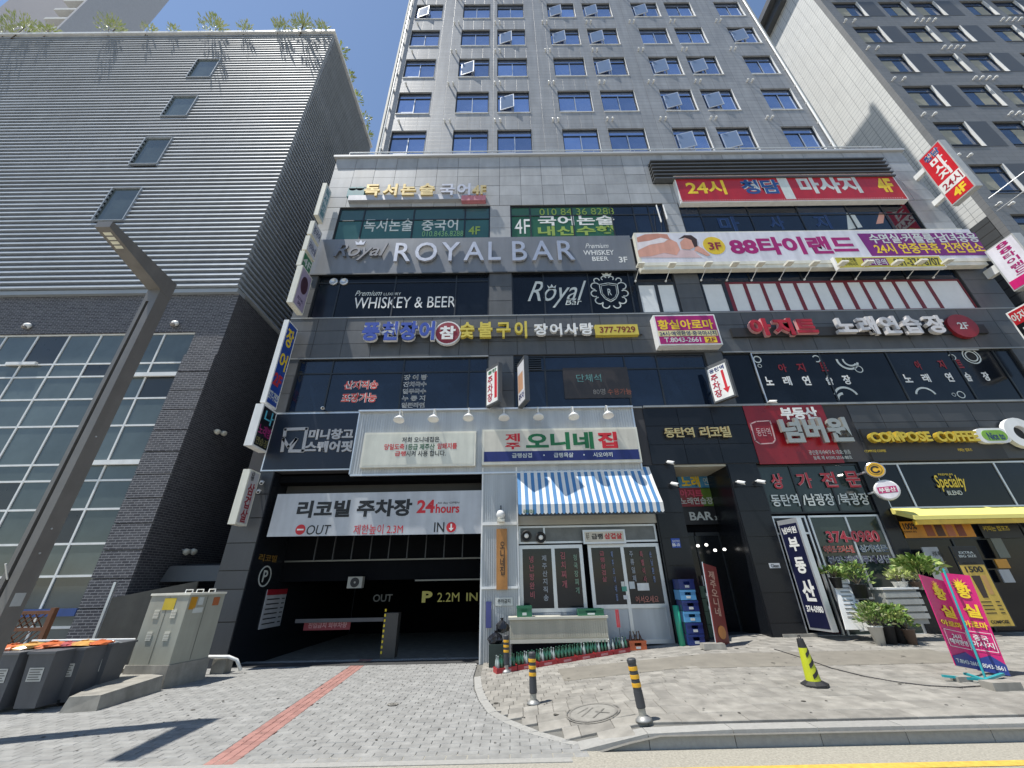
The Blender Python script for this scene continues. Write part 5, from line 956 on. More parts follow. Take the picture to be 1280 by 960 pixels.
# ================================================================ THINGS ON THE PAVEMENT
rubM = mat('grey ribbed rubber', (.045, .048, .055), .55, 0, .1, 8); yB = mat('amber reflective band', (.72, .38, .02), .35)
bol = None
for px, lab, tilt in (((805, 901), 'nearest striped bollard, leaning left beside the kerb', -.10), ((667, 880), 'striped bollard between the curved kerb and the manhole cover', 0.), ((633, 840.5), 'farthest striped bollard in front of the black rubbish bags', 0.)):
    x, y, z = onG(*px)
    if bol is None:
        bol = thing('bollard', lab, 'bollard', (x, y, z), 'black bollards with amber bands'); c = (x, y, z)
        MB().lathe([(.105, 0), (.10, .02), (.06, .05), (.05, .055)], c, 20).build('base', mat('galvanised base', (.30, .30, .29), .5, .5), bol, True); MB().lathe([(.047, .05), (.047, .13)], c, 16).build('post', mat('dull zinc post', (.38, .37, .33), .5, .4), bol)
        b = MB(); b.lathe([(.055, .13), (.058, .14), (.057, .30)], c, 16); b.lathe([(.058, .60), (.06, .61), (.06, .64), (.045, .652)], c, 16); b.lathe([(.054, .30), (.054, .60)], c, 16); b.build('sleeve', rubM, bol)
        for k in range(3): MB().lathe([(.0575, .345+k*.088), (.059, .35+k*.088), (.059, .385+k*.088), (.0575, .39+k*.088)], c, 16).build('reflective_band', yB, bol)
        bol.rotation_euler = (0, tilt, 0)
    else: o = copy_tree(bol, (x, y, z), lab); o.rotation_euler = (0, tilt, 0); o.scale = (1, 1, 1.02)
x, y, z = onG(1019, 857); t = thing('traffic_cone', 'slim black and lime striped traffic cone on the grey pavement', 'traffic cone', (x, y, z)); c = (x, y, z); lime = mat('lime reflective sleeve', (.50, .54, .02), .4)
MB().lathe([(.19, 0), (.19, .03), (.14, .055), (.11, .07)], c, 8).build('base', blackM, t); MB().lathe([(.105, .07), (.062, .50)], c, 20).build('body', lime, t); MB().lathe([(.062, .50), (.05, .60), (.045, .62), (.028, .62)], c, 20).build('top', blackM, t)
for k in range(3):
    q = MB(); n = 6
    for i in range(n):
        a0, a1 = -2.3+i*.3, -2.3+(i+1)*.3; f = lambda a, h: (x+(.107-.1*(h-.07)+.002)*math.cos(a), y+(.107-.1*(h-.07)+.002)*math.sin(a), z+h); h0 = .10+k*.135; q.quad(f(a0, h0+i*.018), f(a1, h0+(i+1)*.018), f(a1, h0+.055+(i+1)*.018), f(a0, h0+.055+i*.018))
    q.build('stripe', blackM, t)
MB().tube([(x-.025, y, z+.62), (x-.02, y, z+.66), (x+.02, y, z+.66), (x+.025, y, z+.62)], .008, 6).build('ring', blackM, t); t.rotation_euler = (0, -.06, .3)
# banner stand
def quadboard(parent, name, pts, m, th=.012):
    P = [Vector(p) for p in pts]; P[1] = P[0]+P[2]-P[3]; n_ = (P[1]-P[0]).cross(P[3]-P[0]).normalized()*th; return MB().hexa([P[3], P[2], P[2]+n_, P[3]+n_, P[0], P[1], P[1]+n_, P[0]+n_]).build(name, m, parent)
def bfr(pts):                                            # frame with unit u,v over a board, for text
    P = [Vector(p) for p in pts]; U = P[2]-P[3]; V = P[0]-P[3]; n_ = U.cross(V).normalized(); return (P[3]+n_*.008, U.normalized(), V.normalized()), U.length, V.length
bs = thing('banner_stand', 'magenta massage banner stand with two leaves and a teal pole', 'banner', (7.6, 7.9, .24))
def P3(px, py, Y): x, z = onY(px, py, Y); return (x, Y, z)
Lf = [P3(1149, 718, 7.75), P3(1180, 716, 7.98), P3(1227, 838, 7.98), P3(1195, 832, 7.75)]; Rt = [P3(1176, 716, 7.98), P3(1216, 713, 7.80), P3(1263, 845, 7.80), P3(1222, 838, 7.98)]
for bd, off_ in ((Lf, 0), (Rt, 1)):
    quadboard(bs, 'banner_leaf', bd, pink); fr, w_, h_ = bfr(bd); q = MB(); q.prism([(0, 0), (w_, 0), (w_, h_*.10), (w_*.6, h_*.17), (0, h_*.1)], *fr, .002); q.build('blue_band', paint('2c3f8a'), bs)
    sun_ = MB(); cx, cy = w_*.5, h_*.88
    for k in range(12): a = 2*math.pi*k/12; sun_.prism([(cx+.05*math.cos(a-.2), cy+.05*math.sin(a-.2)), (cx+.11*math.cos(a), cy+.11*math.sin(a)), (cx+.05*math.cos(a+.2), cy+.05*math.sin(a+.2))], *fr, .003)
    disc(sun_, cx, cy, .055, .055, fr, .003); sun_.build('sun_emblem', yel, bs)
    f2 = (fr[0]+fr[1].cross(fr[2])*.003, fr[1], fr[2]); T(bs, '황', (w_*.3, w_*.8, h_*.74, h_*.88), f2, yel, bold=.04); T(bs, '실', (w_*.3, w_*.85, h_*.54, h_*.68), f2, yel, bold=.04); T(bs, '아로마', (w_*.1, w_*.9, h_*.43, h_*.50), f2, yel, bold=.03)
    T(bs, '24시\n예약환영' if not off_ else '중국\n마사지', (w_*.15, w_*.85, h_*.24, h_*.36), f2, wht, bold=.02); q = MB(); stroke(q, [(w_*.08, h_*.21), (w_*.92, h_*.21), (w_*.92, h_*.39), (w_*.08, h_*.39), (w_*.08, h_*.21)], .008, f2, .002); q.build('text_frame', wht, bs); T(bs, 'T.8043-2661', (w_*.08, w_*.92, h_*.04, h_*.08), f2, wht, bold=.01)
tp = Vector(P3(1179, 711, 7.9)); bt = Vector(P3(1235, 856, 7.66)); MB().tube([tp, bt], .016, 8).build('pole', cyan, bs); x, y, z = onG(1232, 853)
MB().bar((x-.52, y+.12, z+.07), (x+.02, y-.02, z+.03), .05, .03).build('foot', cyan, bs); MB().bar((x, y, z+.03), (x+.55, y+.22, z+.06), .05, .03).build('foot', cyan, bs); MB().bar((x, y, z+.03), (x+.02, y+.3, z+.06), .05, .03).build('foot', cyan, bs)
for px, s_, lab in (((1256, 864), (.42, .2, .1), 'larger concrete weight at the right foot of the banner stand'), ((1205, 853), (.22, .14, .07), 'smaller concrete weight at the left foot of the banner stand')):
    x, y, z = onG(*px); t = box(x-s_[0]*.3, x+s_[0]*.7, y, y+s_[1], z, z+s_[2]).build('concrete_weight', concM, loc=(x, y, z)); tag(t, lab, 'weight')
# yellow standing coffee poster
Yp = D-.5; bd = [P3(1187, 684, Yp), P3(1219, 682, Yp), P3(1268, 783, Yp), P3(1238, 783, Yp)]; x0 = bd[3][0]-.02; ztop = bd[0][2]; zbt = bd[3][2]
t = thing('coffee_poster_stand', 'tall yellow coffee price poster stand reading 1500', 'poster', (x0, Yp, zbt)); x1 = bd[2][0]; x0 = (bd[0][0]+bd[3][0])/2; x1 = (bd[1][0]+bd[2][0])/2; w_ = x1-x0; h_ = ztop-zbt
box(x0-.03, x1+.03, Yp+.003, Yp+.04, zbt-.02, ztop+.02).build('stand_frame', frameM, t); box(x0, x1, Yp, Yp+.0025, zbt, ztop).build('poster', paint('cfae4c'), t); box(x0, x1, Yp-.003, Yp, ztop-.42, ztop).build('header', blk, t)
def TB(s, rc, m, **k): T(t, s, (x0+rc[0]*w_, x0+rc[1]*w_, zbt+rc[2]*h_, zbt+rc[3]*h_), FY(Yp-.004), m, **k)
TB('EXTRA\nBIG SIZE', (.15, .85, .86, .94), off, bold=.01); TB('아메리카노', (.15, .8, .76, .80), blk, bold=.03); TB('1500', (.15, .85, .66, .74), blk, bold=.03); TB('COMPOSE', (.15, .85, .03, .07), blk, bold=.03)
q = MB(); q.prism([(x0+w_*.25, zbt+h_*.62), (x0+w_*.32, zbt+h_*.34), (x0+w_*.52, zbt+h_*.34), (x0+w_*.6, zbt+h_*.62)], *FY(Yp-.002), .003); q.build('cup_picture', paint('3a2a26'), t); q = MB(); q.prism([(x0+w_*.64, zbt+h_*.62), (x0+w_*.64, zbt+h_*.38), (x0+w_*.82, zbt+h_*.38), (x0+w_*.84, zbt+h_*.62)], *FY(Yp-.002), .002); q.build('cup_picture', paint('c99a5c'), t); q = MB()
for k in range(4): q.box(x0+w_*.15, x0+w_*.55, Yp-.004, Yp-.001, zbt+h_*(.15+k*.045), zbt+h_*(.162+k*.045)); q.box(x0+w_*.72, x0+w_*.88, Yp-.004, Yp-.001, zbt+h_*(.15+k*.045), zbt+h_*(.162+k*.045))
q.build('price_rows', blk, t)['kind'] = 'stuff'
t = plate((1152, 684, 1200, 745), D-.35, paint('9fa2a3'), 'grey paper menu poster left of the yellow coffee poster', 'poster', 'poster'); TP(t, '커피 메뉴', (1164, 689, 1180, 696), D-.352, blk)
t = plate((1238, 673, 1264, 697), D-.1, paint('6a6f66'), 'small portrait menu photo right of the yellow coffee poster', 'poster', 'poster'); t = plate((1243, 699, 1264, 710), D-.1, paint('c98f2c'), 'small orange menu card right of the yellow coffee poster', 'poster', 'poster'); t = plate((1248, 712, 1270, 728), D-.1, paint('a9adb0'), 'small grey menu card right of the yellow coffee poster', 'poster', 'poster')
# slatted planter box, leaning slotted boards, pots with plants
x0, x1, z0, z1 = PR(1104, 736, 1166, 783, D-.9); pb = thing('slatted_box', 'white slatted planter box beside the potted plants', 'planter', (x0, D-.9, z0))
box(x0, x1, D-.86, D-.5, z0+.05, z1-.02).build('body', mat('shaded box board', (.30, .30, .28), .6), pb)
for k in range(4): box(x0-.02, x1+.02, D-.92, D-.865, z0+.16+k*(z1-z0-.2)/4, z0+.16+(k+.72)*(z1-z0-.2)/4).build('slat', mat('grey bench paint', (.42, .42, .39), .5, 0, .1, 4, 0, 0, .2), pb)
box(x0-.03, x1+.03, D-.93, D-.48, z1-.02, z1+.02).build('top_board', whiteM, pb)
for i, (q4, lab) in enumerate((([(1040, 722), (1050, 722), (1080, 787), (1058, 787)], 'taller white slotted board leaning at the estate agent door'), ([(1057, 738), (1067, 736), (1088, 788), (1076, 789)], 'shorter white slotted board leaning beside the pots'))):
    pts = [P3(q4[0][0], q4[0][1], D-.45), P3(q4[1][0]+3, q4[1][1], D-.45), P3(q4[2][0], q4[2][1], D-.7), P3(q4[3][0], q4[3][1], D-.7)]; t = thing('slotted_board', lab, 'board', pts[3]); quadboard(t, 'board', pts, whiteM, .03); fr, w_, h_ = bfr(pts)
    for k in range(9): q = MB(); q.prism([(w_*.25, h_*(.22+k*.08)), (w_*.85, h_*(.22+k*.08)), (w_*.85, h_*(.235+k*.08)), (w_*.25, h_*(.235+k*.08))], *fr, .004); q.build('slot', blackM, t)
def pot(px, r0, r1, h, m, lab, pr_=None, n=160, sz=.09, sq=.8, seed=1, base=None, mats=(leafA, leafB), long=2.2):
    if base is None: x, y, z = onG(*px)
    else:
        x, z = onY(px[0], px[1], base); y = base
        if base < 10.8: z = gz(x, y)
    t = thing('potted_plant', lab, 'plant', (x, y, z)); MB().lathe([(r0, 0), (r1, h*.93), (r1+.015, h*.93), (r1+.015, h), (r1-.02, h)], (x, y, z), 20).build('pot', m, t, True); MB().lathe([(r1-.02, h*.9), (.01, h*.92)], (x, y, z), 16).build('soil', mat('potting soil', (.05, .035, .025), .9), t)
    R_ = pr_ or r1*1.8; b = MB(); leaves(b, (x, y, z+h+R_*.45), R_, n, sz, sq, .4, seed, long); b.build('foliage', list(mats), t); b = MB(); rg = random.Random(seed)
    for _ in range(6): b.tube([(x, y, z+h*.9), (x+rg.uniform(-.5, .5)*R_, y+rg.uniform(-.5, .5)*R_, z+h+R_*.6)], .008, 5)
    b.build('stem', stemM, t)
potM = mat('black plastic pot', (.03, .03, .032), .45); potW = mat('white glazed pot', (.55, .55, .52), .35); potB = mat('brown clay pot', (.13, .09, .07), .6)
pot((1107, 784), .10, .15, .36, potM, 'leafy plant in a black pot, middle one of the pavement pots', .38, 280, .065, .7, 3, 10.45)
pot((1122, 786), .10, .14, .40, potM, 'bushy plant in a black pot against the slatted box', .30, 180, .065, .7, 4, 10.5)
pot((1094, 786), .09, .14, .36, potW, 'trailing plant in a white pot beside the leaning board', .34, 190, .06, .8, 5, 10.4, mats=(leafA, leafC))
pot((1134, 786), .08, .12, .30, potB, 'small plant in a brown clay pot in front of the slatted box', .2, 90, .05, .7, 6, 10.35)
pot((1048, 735), .09, .13, .24, potM, 'small plant on the tall board left of the estate agent window', .24, 110, .07, .5, 7, D-.5)
pot((1078, 748), .13, .17, .32, potM, 'upright plant in a large dark pot before the estate agent window', .34, 170, .07, .9, 8, D-.55)
pot((1127, 734), .13, .15, .12, potW, 'low yellow green plant on the left of the slatted box', .24, 110, .07, .6, 9, D-.7, (leafB, leafC))
pot((1147, 735), .08, .12, .14, potB, 'little dry plant standing on the slatted box', .16, 70, .05, .6, 10, D-.7, (leafC, leafB))
pot((1158, 737), .14, .2, .24, potW, 'big glossy leaved plant in a flared white pot on the slatted box', .45, 420, .085, .62, 11, D-.65, (leafA, leafB), 2.4)
x, y, z = onG(1064, 791); t = MB().hexa([(x-.5, y-.05, z-.03), (x+.55, y-.02, z-.02), (x+.5, y+.35, z-.02), (x-.5, y+.35, z-.03), (x-.5, y-.05, z+.02), (x+.55, y-.02, z+.03), (x+.5, y+.35, z+.035), (x-.5, y+.35, z+.03)]).build('door_mat', paint('7a2430', .9), loc=(x, y, z)); tag(t, 'dark red door mat in front of the estate agent door', 'door mat')
# rubble stone strip by the granite pier
x, y, z = onG(985, 797); t = box(x-.1, x+.75, y, y+.16, z-.03, z+.07).build('concrete_ramp', concM, loc=(x, y, z)); tag(t, 'small broken concrete ramp at the foot of the granite pier', 'ramp')
# crates
def crate(name, lab, x, y, z, w_, d_, h_, m, grp):
    t = thing(name, lab, 'crate', (x, y, z), grp); b = MB(); e = .02
    b.box(x, x+w_, y, y+e, z, z+h_*.45); b.box(x, x+w_*.3, y, y+e, z+h_*.45, z+h_*.75); b.box(x+w_*.7, x+w_, y, y+e, z+h_*.45, z+h_*.75); b.box(x-.008, x+w_+.008, y-.008, y+e, z+h_*.75, z+h_*.97)
    b.box(x, x+w_, y+d_-e, y+d_, z, z+h_*.97); b.box(x, x+e, y+e, y+d_-e, z, z+h_*.97); b.box(x+w_-e, x+w_, y+e, y+d_-e, z, z+h_*.97); b.box(x+e, x+w_-e, y+e, y+d_-e, z, z+e); b.build('body', m, t)
    b = MB(); b.box(x+w_*.36, x+w_*.64, y-.004, y-.0005, z+h_*.15, z+h_*.38); b.build('logo', off, t)
    return t
cB = mat('navy beer crate', (.015, .035, .17), .35); cS = mat('sky blue beer crate', (.10, .33, .60), .35); cG = mat('green bottle crate', (.02, .14, .07), .4); cR = mat('red bottle crate', (.38, .025, .03), .4); cO = mat('orange bottle crate', (.55, .12, .04), .4)
x, y, z = onG(871, 807); x -= .15
pos = ('lowest', 'second', 'third', 'fourth', 'fifth', 'topmost')
for k in range(6): crate('beer_crate', ('navy' if k % 2 == 0 or k == 5 else 'sky blue')+' beer crate, '+pos[k]+' in the blue stack beside the granite pier', x-(.0 if k % 2 else .015), y, z+k*.235, .38, .4, .228, cS if k in (2, 4) else cB, 'stacked blue beer crates')
x, y, z = onG(898, 800)
for k in range(4): crate('bottle_crate', 'dark green bottle crate, '+('lowest', 'second', 'third', 'topmost')[k]+' of the stack inside the dark entrance', x-.05, y+.35, z+k*.30, .36, .3, .29, mat('dim green crate', (.03, .08, .05), .5), 'green crates in the entrance')
for px, r_, lab in (((853, 806), .075, 'left thick green plastic roll beside the blue crates'), ((862, 806), .05, 'thinner green plastic roll touching the blue crates')):
    y = 11.15; x = onY(px[0], px[1], y)[0]; z = gz(x, y); t = MB().lathe([(r_, 0), (r_, .84), (r_*.6, .84), (r_*.55, .80)], (x, y, z), 18).build('plastic_roll', mat('green rolled plastic', (.03, .33, .20), .35), None, True, (x, y, z)); tag(t, lab, 'roll')
# counter cabinet with row of bottle crates
x0, x1, z0, z1 = PR(637, 773, 762, 806, 10.9); cb = thing('ribbed_counter', 'low beige ribbed counter in front of the restaurant window', 'counter', (x0, 10.9, .1)); q = MB()
for k in range(42): a = x0+(x1-x0)*k/42; q.box(a, a+(x1-x0)/42*.72, 10.895, 10.91, z0+.16, z1-.05)
q.box(x0, x1, 10.905, 11.3, z0+.14, z1-.03); q.build('ribbed_panel', beigeM, cb); q = MB(); q.box(x0-.03, x1+.03, 10.86, 11.34, z1-.03, z1+.02); q.box(x0, x1, 10.885, 11.3, z0+.06, z0+.135); q.build('rail', mat('cream rail', (.52, .50, .42), .5), cb); box(x0+.05, x1-.05, 10.95, 11.25, -.02, z0+.05).build('plinth', darkM, cb)  # plinth near black: shadow under the counter put into its colour
x, z = onY(655, 771, 11.05); crate('bottle_crate', 'green soju crate standing on the left end of the ribbed counter', x-.17, 10.92, z1+.02, .36, .28, .24, cG, None); x, z = onY(737, 771, 11.0)
t = crate('bottle_crate', 'small green crate with pale stickers on the right end of the ribbed counter', x-.28, 10.92, z1+.02, .62, .28, .15, cG, None)
x, z = onY(775, 805, 10.95); x0, x1, z0, z1 = PR(769, 762, 778, 803, 10.9); t = thing('vertical_notice', 'narrow red vertical notice between the counter and the restaurant door', 'sign', (x0, 10.9, z0)); box(x0, x1, 10.9, 10.93, z0+.3, z1).build('board', paint('b54048'), t); box(x0+.05, x1-.03, 10.91, 10.94, z0-.1, z0+.299).build('leg', blackM, t); T(t, '냉\n동\n삼\n겹', (x0+.04, x1-.04, z0+.36, z1-.06), FY(10.899), off, bold=.02, sp=.85)
bg_ = mat('green bottle glass', (.03, .12, .07), .08, 0, .1, 3, spec=.8); bc_ = mat('clear bottle glass', (.34, .40, .38), .08, 0, .1, 3, spec=.8); bb_ = mat('brown bottle glass', (.10, .045, .015), .08, 0, .1, 3, spec=.8)
BT = {}
def bottle(x, y, z, m, lab, lean=0.):
    k = m.name
    if k not in BT:
        q = MB().lathe([(.032, 0), (.033, .14), (.028, .18), (.014, .22), (.013, .27), (.015, .272), (.015, .285)], (0, 0, 0), 9); o = q.build('bottle', m, None, True); BT[k] = o
        tag(o, lab, 'bottle', 'empty bottles in the low red crates')
    else: o = BT[k].copy(); C.objects.link(o); o['label'] = lab
    o.location = (x, y, z); o.rotation_euler = (0, lean, random.uniform(0, 6)); return o
A = Vector(onG(621, 843)); B = Vector(onG(789, 815)); nC = 7; dirv = (B-A)/nC; ang = math.atan2(dirv.y, dirv.x); hb = .09
ordn = ('first', 'second', 'third', 'fourth', 'fifth', 'sixth', 'seventh')
for k in range(nC):
    p = A+dirv*k; L = dirv.length-.015; n_ = Vector((-math.sin(ang), math.cos(ang), 0)); dd = dirv.normalized(); t = thing('low_bottle_crate', ordn[k]+' low red bottle crate from the bollard side in the row before the counter', 'crate', tuple(p), 'low red bottle crates'); b = MB(); up = Vector((0, 0, 1))
    def bx(o_, l, w_, h_): b.hexa([o_, o_+dd*l, o_+dd*l+n_*w_, o_+n_*w_, o_+up*h_, o_+dd*l+up*h_, o_+dd*l+n_*w_+up*h_, o_+n_*w_+up*h_])
    bx(p, L, .02, hb); bx(p+n_*.26, L, .02, hb); bx(p+n_*.02, .02, .24, hb); bx(p+dd*(L-.02)+n_*.02, .02, .24, hb); bx(p+n_*.02+dd*.02, L-.04, .24, .015); b.build('body', cR, t); b = MB(); bx(p+dd*L*.3-n_*.003+up*.02, L*.4, .0025, .04); b.build('logo', paint('c98a8a'), t)
    for i in range(5):
        for j in range(2):
            q_ = p+dd*(.05+i*(L-.1)/4)+n_*(.075+j*.12); m = (bg_ if (k+i) % 3 else bc_) if k != 3 else bg_
            bottle(q_.x, q_.y, q_.z+.016, m, ('clear' if m is bc_ else 'green')+' empty bottle, '+ordn[i]+' from the left in the '+('front' if j == 0 else 'back')+' row, '+ordn[k]+' low red crate')
x, y, z = onG(797, 813); t = crate('bottle_crate', 'orange bottle crate with leaning brown bottles at the end of the red row', x-.17, y, z, .40, .3, .2, cO, None)
for i in range(4): o = bottle(x-.11+i*.09, y+.12, z+.1, bb_, ordn[i]+' brown bottle from the left leaning in the orange crate', -.35); o['group'] = 'brown bottles in the orange crate'
# leaning red banner with weight
pts = [P3(879.5, 704, 10.45), P3(887, 702, 10.9), P3(913, 808, 10.9), P3(897, 808, 10.35)]; t = thing('leaning_banner', 'narrow dark red food banner stand seen almost edge on before the entrance', 'banner', pts[3]); quadboard(t, 'banner_leaf', pts, paint('7a2a26'), .015); fr, w_, h_ = bfr(pts)
T(t, '제\n주\n오\n니\n네', (w_*.2, w_*.7, h_*.35, h_*.92), fr, paint('c9a08c'), bold=.02); q = MB(); disc(q, w_*.5, h_*.16, w_*.3, h_*.08, fr, .004); q.build('picture', paint('c9803c'), t); MB().tube([Vector(pts[0])+Vector((-.02, .02, .03)), Vector(pts[3])+Vector((-.02, .02, -.03))], .012).build('pole', frameL, t)
x, y, z = onG(895, 812); t = MB().hexa([(x-.26, y-.02, z), (x+.24, y-.02, z), (x+.24, y+.22, z+.01), (x-.26, y+.22, z+.01), (x-.24, y, z+.11), (x+.22, y, z+.11), (x+.22, y+.2, z+.11), (x-.24, y+.2, z+.11)]).build('concrete_weight', concM, loc=(x, y, z)); tag(t, 'grey concrete weight under the narrow dark red banner', 'weight')
# rubbish at the pillar
x, y, z = onG(623, 834); t = box(x-.22, x+.2, y+.02, y+.42, z, z+.42).build('rubbish_box', mat('dark green box', (.02, .035, .03), .5), loc=(x, y, z)); tag(t, 'dark green rubbish box at the foot of the corrugated pillar', 'bin')
def bag(x, y, z, r_, m, lab, nm='rubbish_bag', sq=1.2, seed=1):
    rg = random.Random(seed); q = MB(); n = 14; vs = []; prof_ = [(.3, 0), (.85, .12), (1, .4), (.85, .75), (.45, 1.0), (.16, 1.12), (.25, 1.28)]
    for (a, h) in prof_:
        for k in range(n): an = 2*math.pi*k/n; rr = r_*a*(1+.18*math.sin(3*an+h*5+seed)+rg.uniform(-.1, .1)); vs.append((x+rr*math.cos(an), y+rr*math.sin(an), z+h*r_*sq+rg.uniform(-.02, .02)*r_))
    q.add(vs, [(i*n+k, i*n+(k+1) % n, (i+1)*n+(k+1) % n, (i+1)*n+k) for i in range(len(prof_)-1) for k in range(n)]+[tuple(range(n))[::-1]]); o = q.build(nm, m, None, False, (x, y, z)); tag(o, lab, 'bag'); return o
gb = mat('shiny black bag', (.015, .016, .02), .18); x, y, z = onG(622, 834)
bag(x-.05, y+.22, z+.42, .17, gb, 'lower black rubbish bag on the green box', seed=2); bag(x+.1, y+.3, z+.62, .16, gb, 'upper black rubbish bag with white knot against the pillar', sq=1.5, seed=5)
# cable on the pavement
pts = []
for px in ((968, 812), (1000, 822), (1040, 836), (1080, 846), (1120, 853), (1160, 858), (1200, 860), (1232, 858)): x, y, z = onG(*px); pts.append((x, y, z+.01))
t = MB().tube(pts, .007, 6).build('cable', blackM); tag(t, 'thin black cable lying across the pavement from the granite pier to the banner stand', 'cable')

# ================================================================ LEFT FOREGROUND
# street lamp
lx, ly = -7.28, 6.46;  sl_ = thing('street_lamp', 'tall bent grey street lamp with a flat light head at the left', 'street lamp', (lx, ly, 0)); hw = .13; zt = 7.45
b = MB(); b.box(lx-hw, lx-.06, ly-hw, ly+hw, 0, zt); b.box(lx+.00, lx+hw, ly-hw, ly+hw, 0, zt); b.box(lx-.06, lx+.0, ly-.02, ly+hw, 0, zt-.5); b.box(lx-.06, lx, ly-hw, ly+hw, zt-.5, zt)
b.build('pole', steelG, sl_); ye, ze = onX(133, 283, lx-.0)
ye -= .05; b = MB(); zh = zt+.14; ha = hw+.004; b.hexa([(lx-ha, ye, ze-.07), (lx+ha, ye, ze-.07), (lx+ha, ly+ha, zt-.28), (lx-ha, ly+ha, zt-.28), (lx-ha, ye, ze+.07), (lx+ha, ye, ze+.07), (lx+ha, ly+ha, zh), (lx-ha, ly+ha, zh)]); b.build('arm', steelG, sl_)
slope = (ze-.07-(zt-.28))/(ye-ly-hw)
for k in range(4): y0 = ye+.10+k*.085; zf = ze-.07+slope*(y0-ye)-.004; MB().hexa([(lx-hw+.06, y0, zf), (lx+hw-.06, y0, zf), (lx+hw-.06, y0+.055, zf+slope*.055), (lx-hw+.06, y0+.055, zf+slope*.055), (lx-hw+.06, y0, zf+.006), (lx+hw-.06, y0, zf+.006), (lx+hw-.06, y0+.055, zf+.006+slope*.055), (lx-hw+.06, y0+.055, zf+.006+slope*.055)]).build('led_lens', mat('pale led lens', (.75, .74, .6), .3), sl_)
for z_ in (2.25, 2.6, 4.1): MB().lathe([(.014, 0), (.014, .01)], (lx+hw, ly-.02, z_), 8, (1, 0, 0)).build('bolt', frameL, sl_)
box(lx+hw, lx+hw+.006, ly-.09, ly+.07, .5, 1.0).build('service_door', steelG, sl_)
MB().tube([(lx-.03, ly-hw, 1.9), (lx-.03, ly-hw-.12, 2.1)], .012).build('hook', frameL, sl_); box(lx+hw, lx+hw+.004, ly-.08, ly+.06, 1.55, 1.72).build('sticker', paint('b5b8b8'), sl_)
# wooden lattice fence
x0, x1, z0, z1 = PR(-60, 770, 58, 817, 9.3); x1 = onY(56, 790, 9.3)[0]; wf = thing('lattice_fence', 'brown wooden lattice fence panel behind the bins', 'fence', (x1, 9.3, 0)); wo = mat('brown fence wood', (.16, .065, .03), .6, 0, .25, 6); z1 = onY(30, 766, 9.3)[1]; z0 = .25; zm = onY(20, 787, 9.3)[1]
for a, bb in (((x0, z0), (x1, z0)), ((x0, zm), (x1, zm)), ((x0, z1), (x1, z1))): MB().bar((a[0], 9.3, a[1]), (bb[0], 9.3, bb[1]), .06, .06).build('rail', wo, wf)
MB().bar((x1, 9.3, 0), (x1, 9.3, z1+.08), .09, .09).build('post', wo, wf); MB().bar((x0, 9.3, 0), (x0, 9.3, z1+.08), .09, .09).build('post', wo, wf)
k = x0
while k < x1:
    for za_, zb_ in ((z0+.03, zm-.03), (zm+.03, z1-.03)):
        h_ = zb_-za_
        if k+h_ < x1: MB().bar((k, 9.285, za_), (k+h_, 9.285, zb_), .022, .012).build('lattice_slat', wo, wf)
        if k+h_ < x1: MB().bar((k+h_, 9.315, za_), (k, 9.315, zb_), .022, .012).build('lattice_slat', wo, wf)
    k += .13
# electrical cabinet on plinth
p0 = onZ(201.5, 861.7, 0); hp = onY(206.8, 831.6, p0[1])[1]; ht = onY(229.8, 744, p0[1])[1]; pr_ = onZ(260, 822, hp); pl_ = onZ(160, 831.6, hp)
ec = thing('electrical_cabinet', 'grey green electrical cabinet with yellow stickers on a concrete plinth', 'cabinet', (p0[0], p0[1], 0)); cabM = mat('grey green cabinet paint', (.36, .36, .30), .55, 0, .08, 2, 0, 0, .15)
A = Vector((p0[0], p0[1], 0)); B = Vector((pr_[0], pr_[1], 0)); Cc = Vector((pl_[0], pl_[1], 0)); dB = (B-A); dC = (Cc-A); up = Vector((0, 0, 1))
def slab(o_, u_, v_, z0, z1): P = [o_, o_+u_, o_+u_+v_, o_+v_]; return MB().hexa([p+up*z0 for p in P]+[p+up*z1 for p in P])
slab(A-dB*.03-dC*.03, dB*1.06, dC*1.06, 0, hp).build('plinth', concM, ec); slab(A, dB, dC, hp+.002, ht).build('body', cabM, ec); slab(A-dB*.02-dC*.02, dB*1.04, dC*1.04, ht, ht+.04).build('roof_edge', ivoryM, ec)
nB = -dC.normalized() if False else dB.normalized().cross(up); nC_ = up.cross(dC.normalized())
if nB.dot(A) > 0: nB = -nB
frB = (A+nB*.004, dB.normalized(), up); frC = (Cc+nC_*.0, -dC.normalized(), up); nn = (-dC.normalized()).cross(up); frC = (Cc+nn*.004, -dC.normalized(), up); LB, LC = dB.length, dC.length; hh = ht-hp
def patch(fr, a, b_, c, d, L, m, name, th=.004): q = MB(); q.prism([(a*L, hp+c*hh), (b_*L, hp+c*hh), (b_*L, hp+d*hh), (a*L, hp+d*hh)], *fr, th); return q.build(name, m, ec)
patch(frC, .38, .68, .78, .96, LC, paint('c9b030'), 'yellow_sticker'); patch(frB, .05, .22, .78, .97, LB, paint('c08a22'), 'yellow_sticker'); patch(frB, .26, .4, .84, .96, LB, paint('c4c8c4'), 'white_sticker'); patch(frB, .18, .45, .72, .80, LB, paint('c9ccc6'), 'white_sticker'); patch(frB, .68, .86, .82, .95, LB, paint('a8623c'), 'orange_sticker')
for a in (.22, .66):
    for c in (.34, .66):
        for k in range(6): patch(frC, a, a+.13, c+k*.022, c+.012+k*.022, LC, ivoryM, 'louvre', .012)
for fr, L in ((frB, LB), (frC, LC)):
    patch(fr, .49, .50, .02, .98, L, mat('cabinet seam', (.12, .12, .1), .7), 'seam', .002)
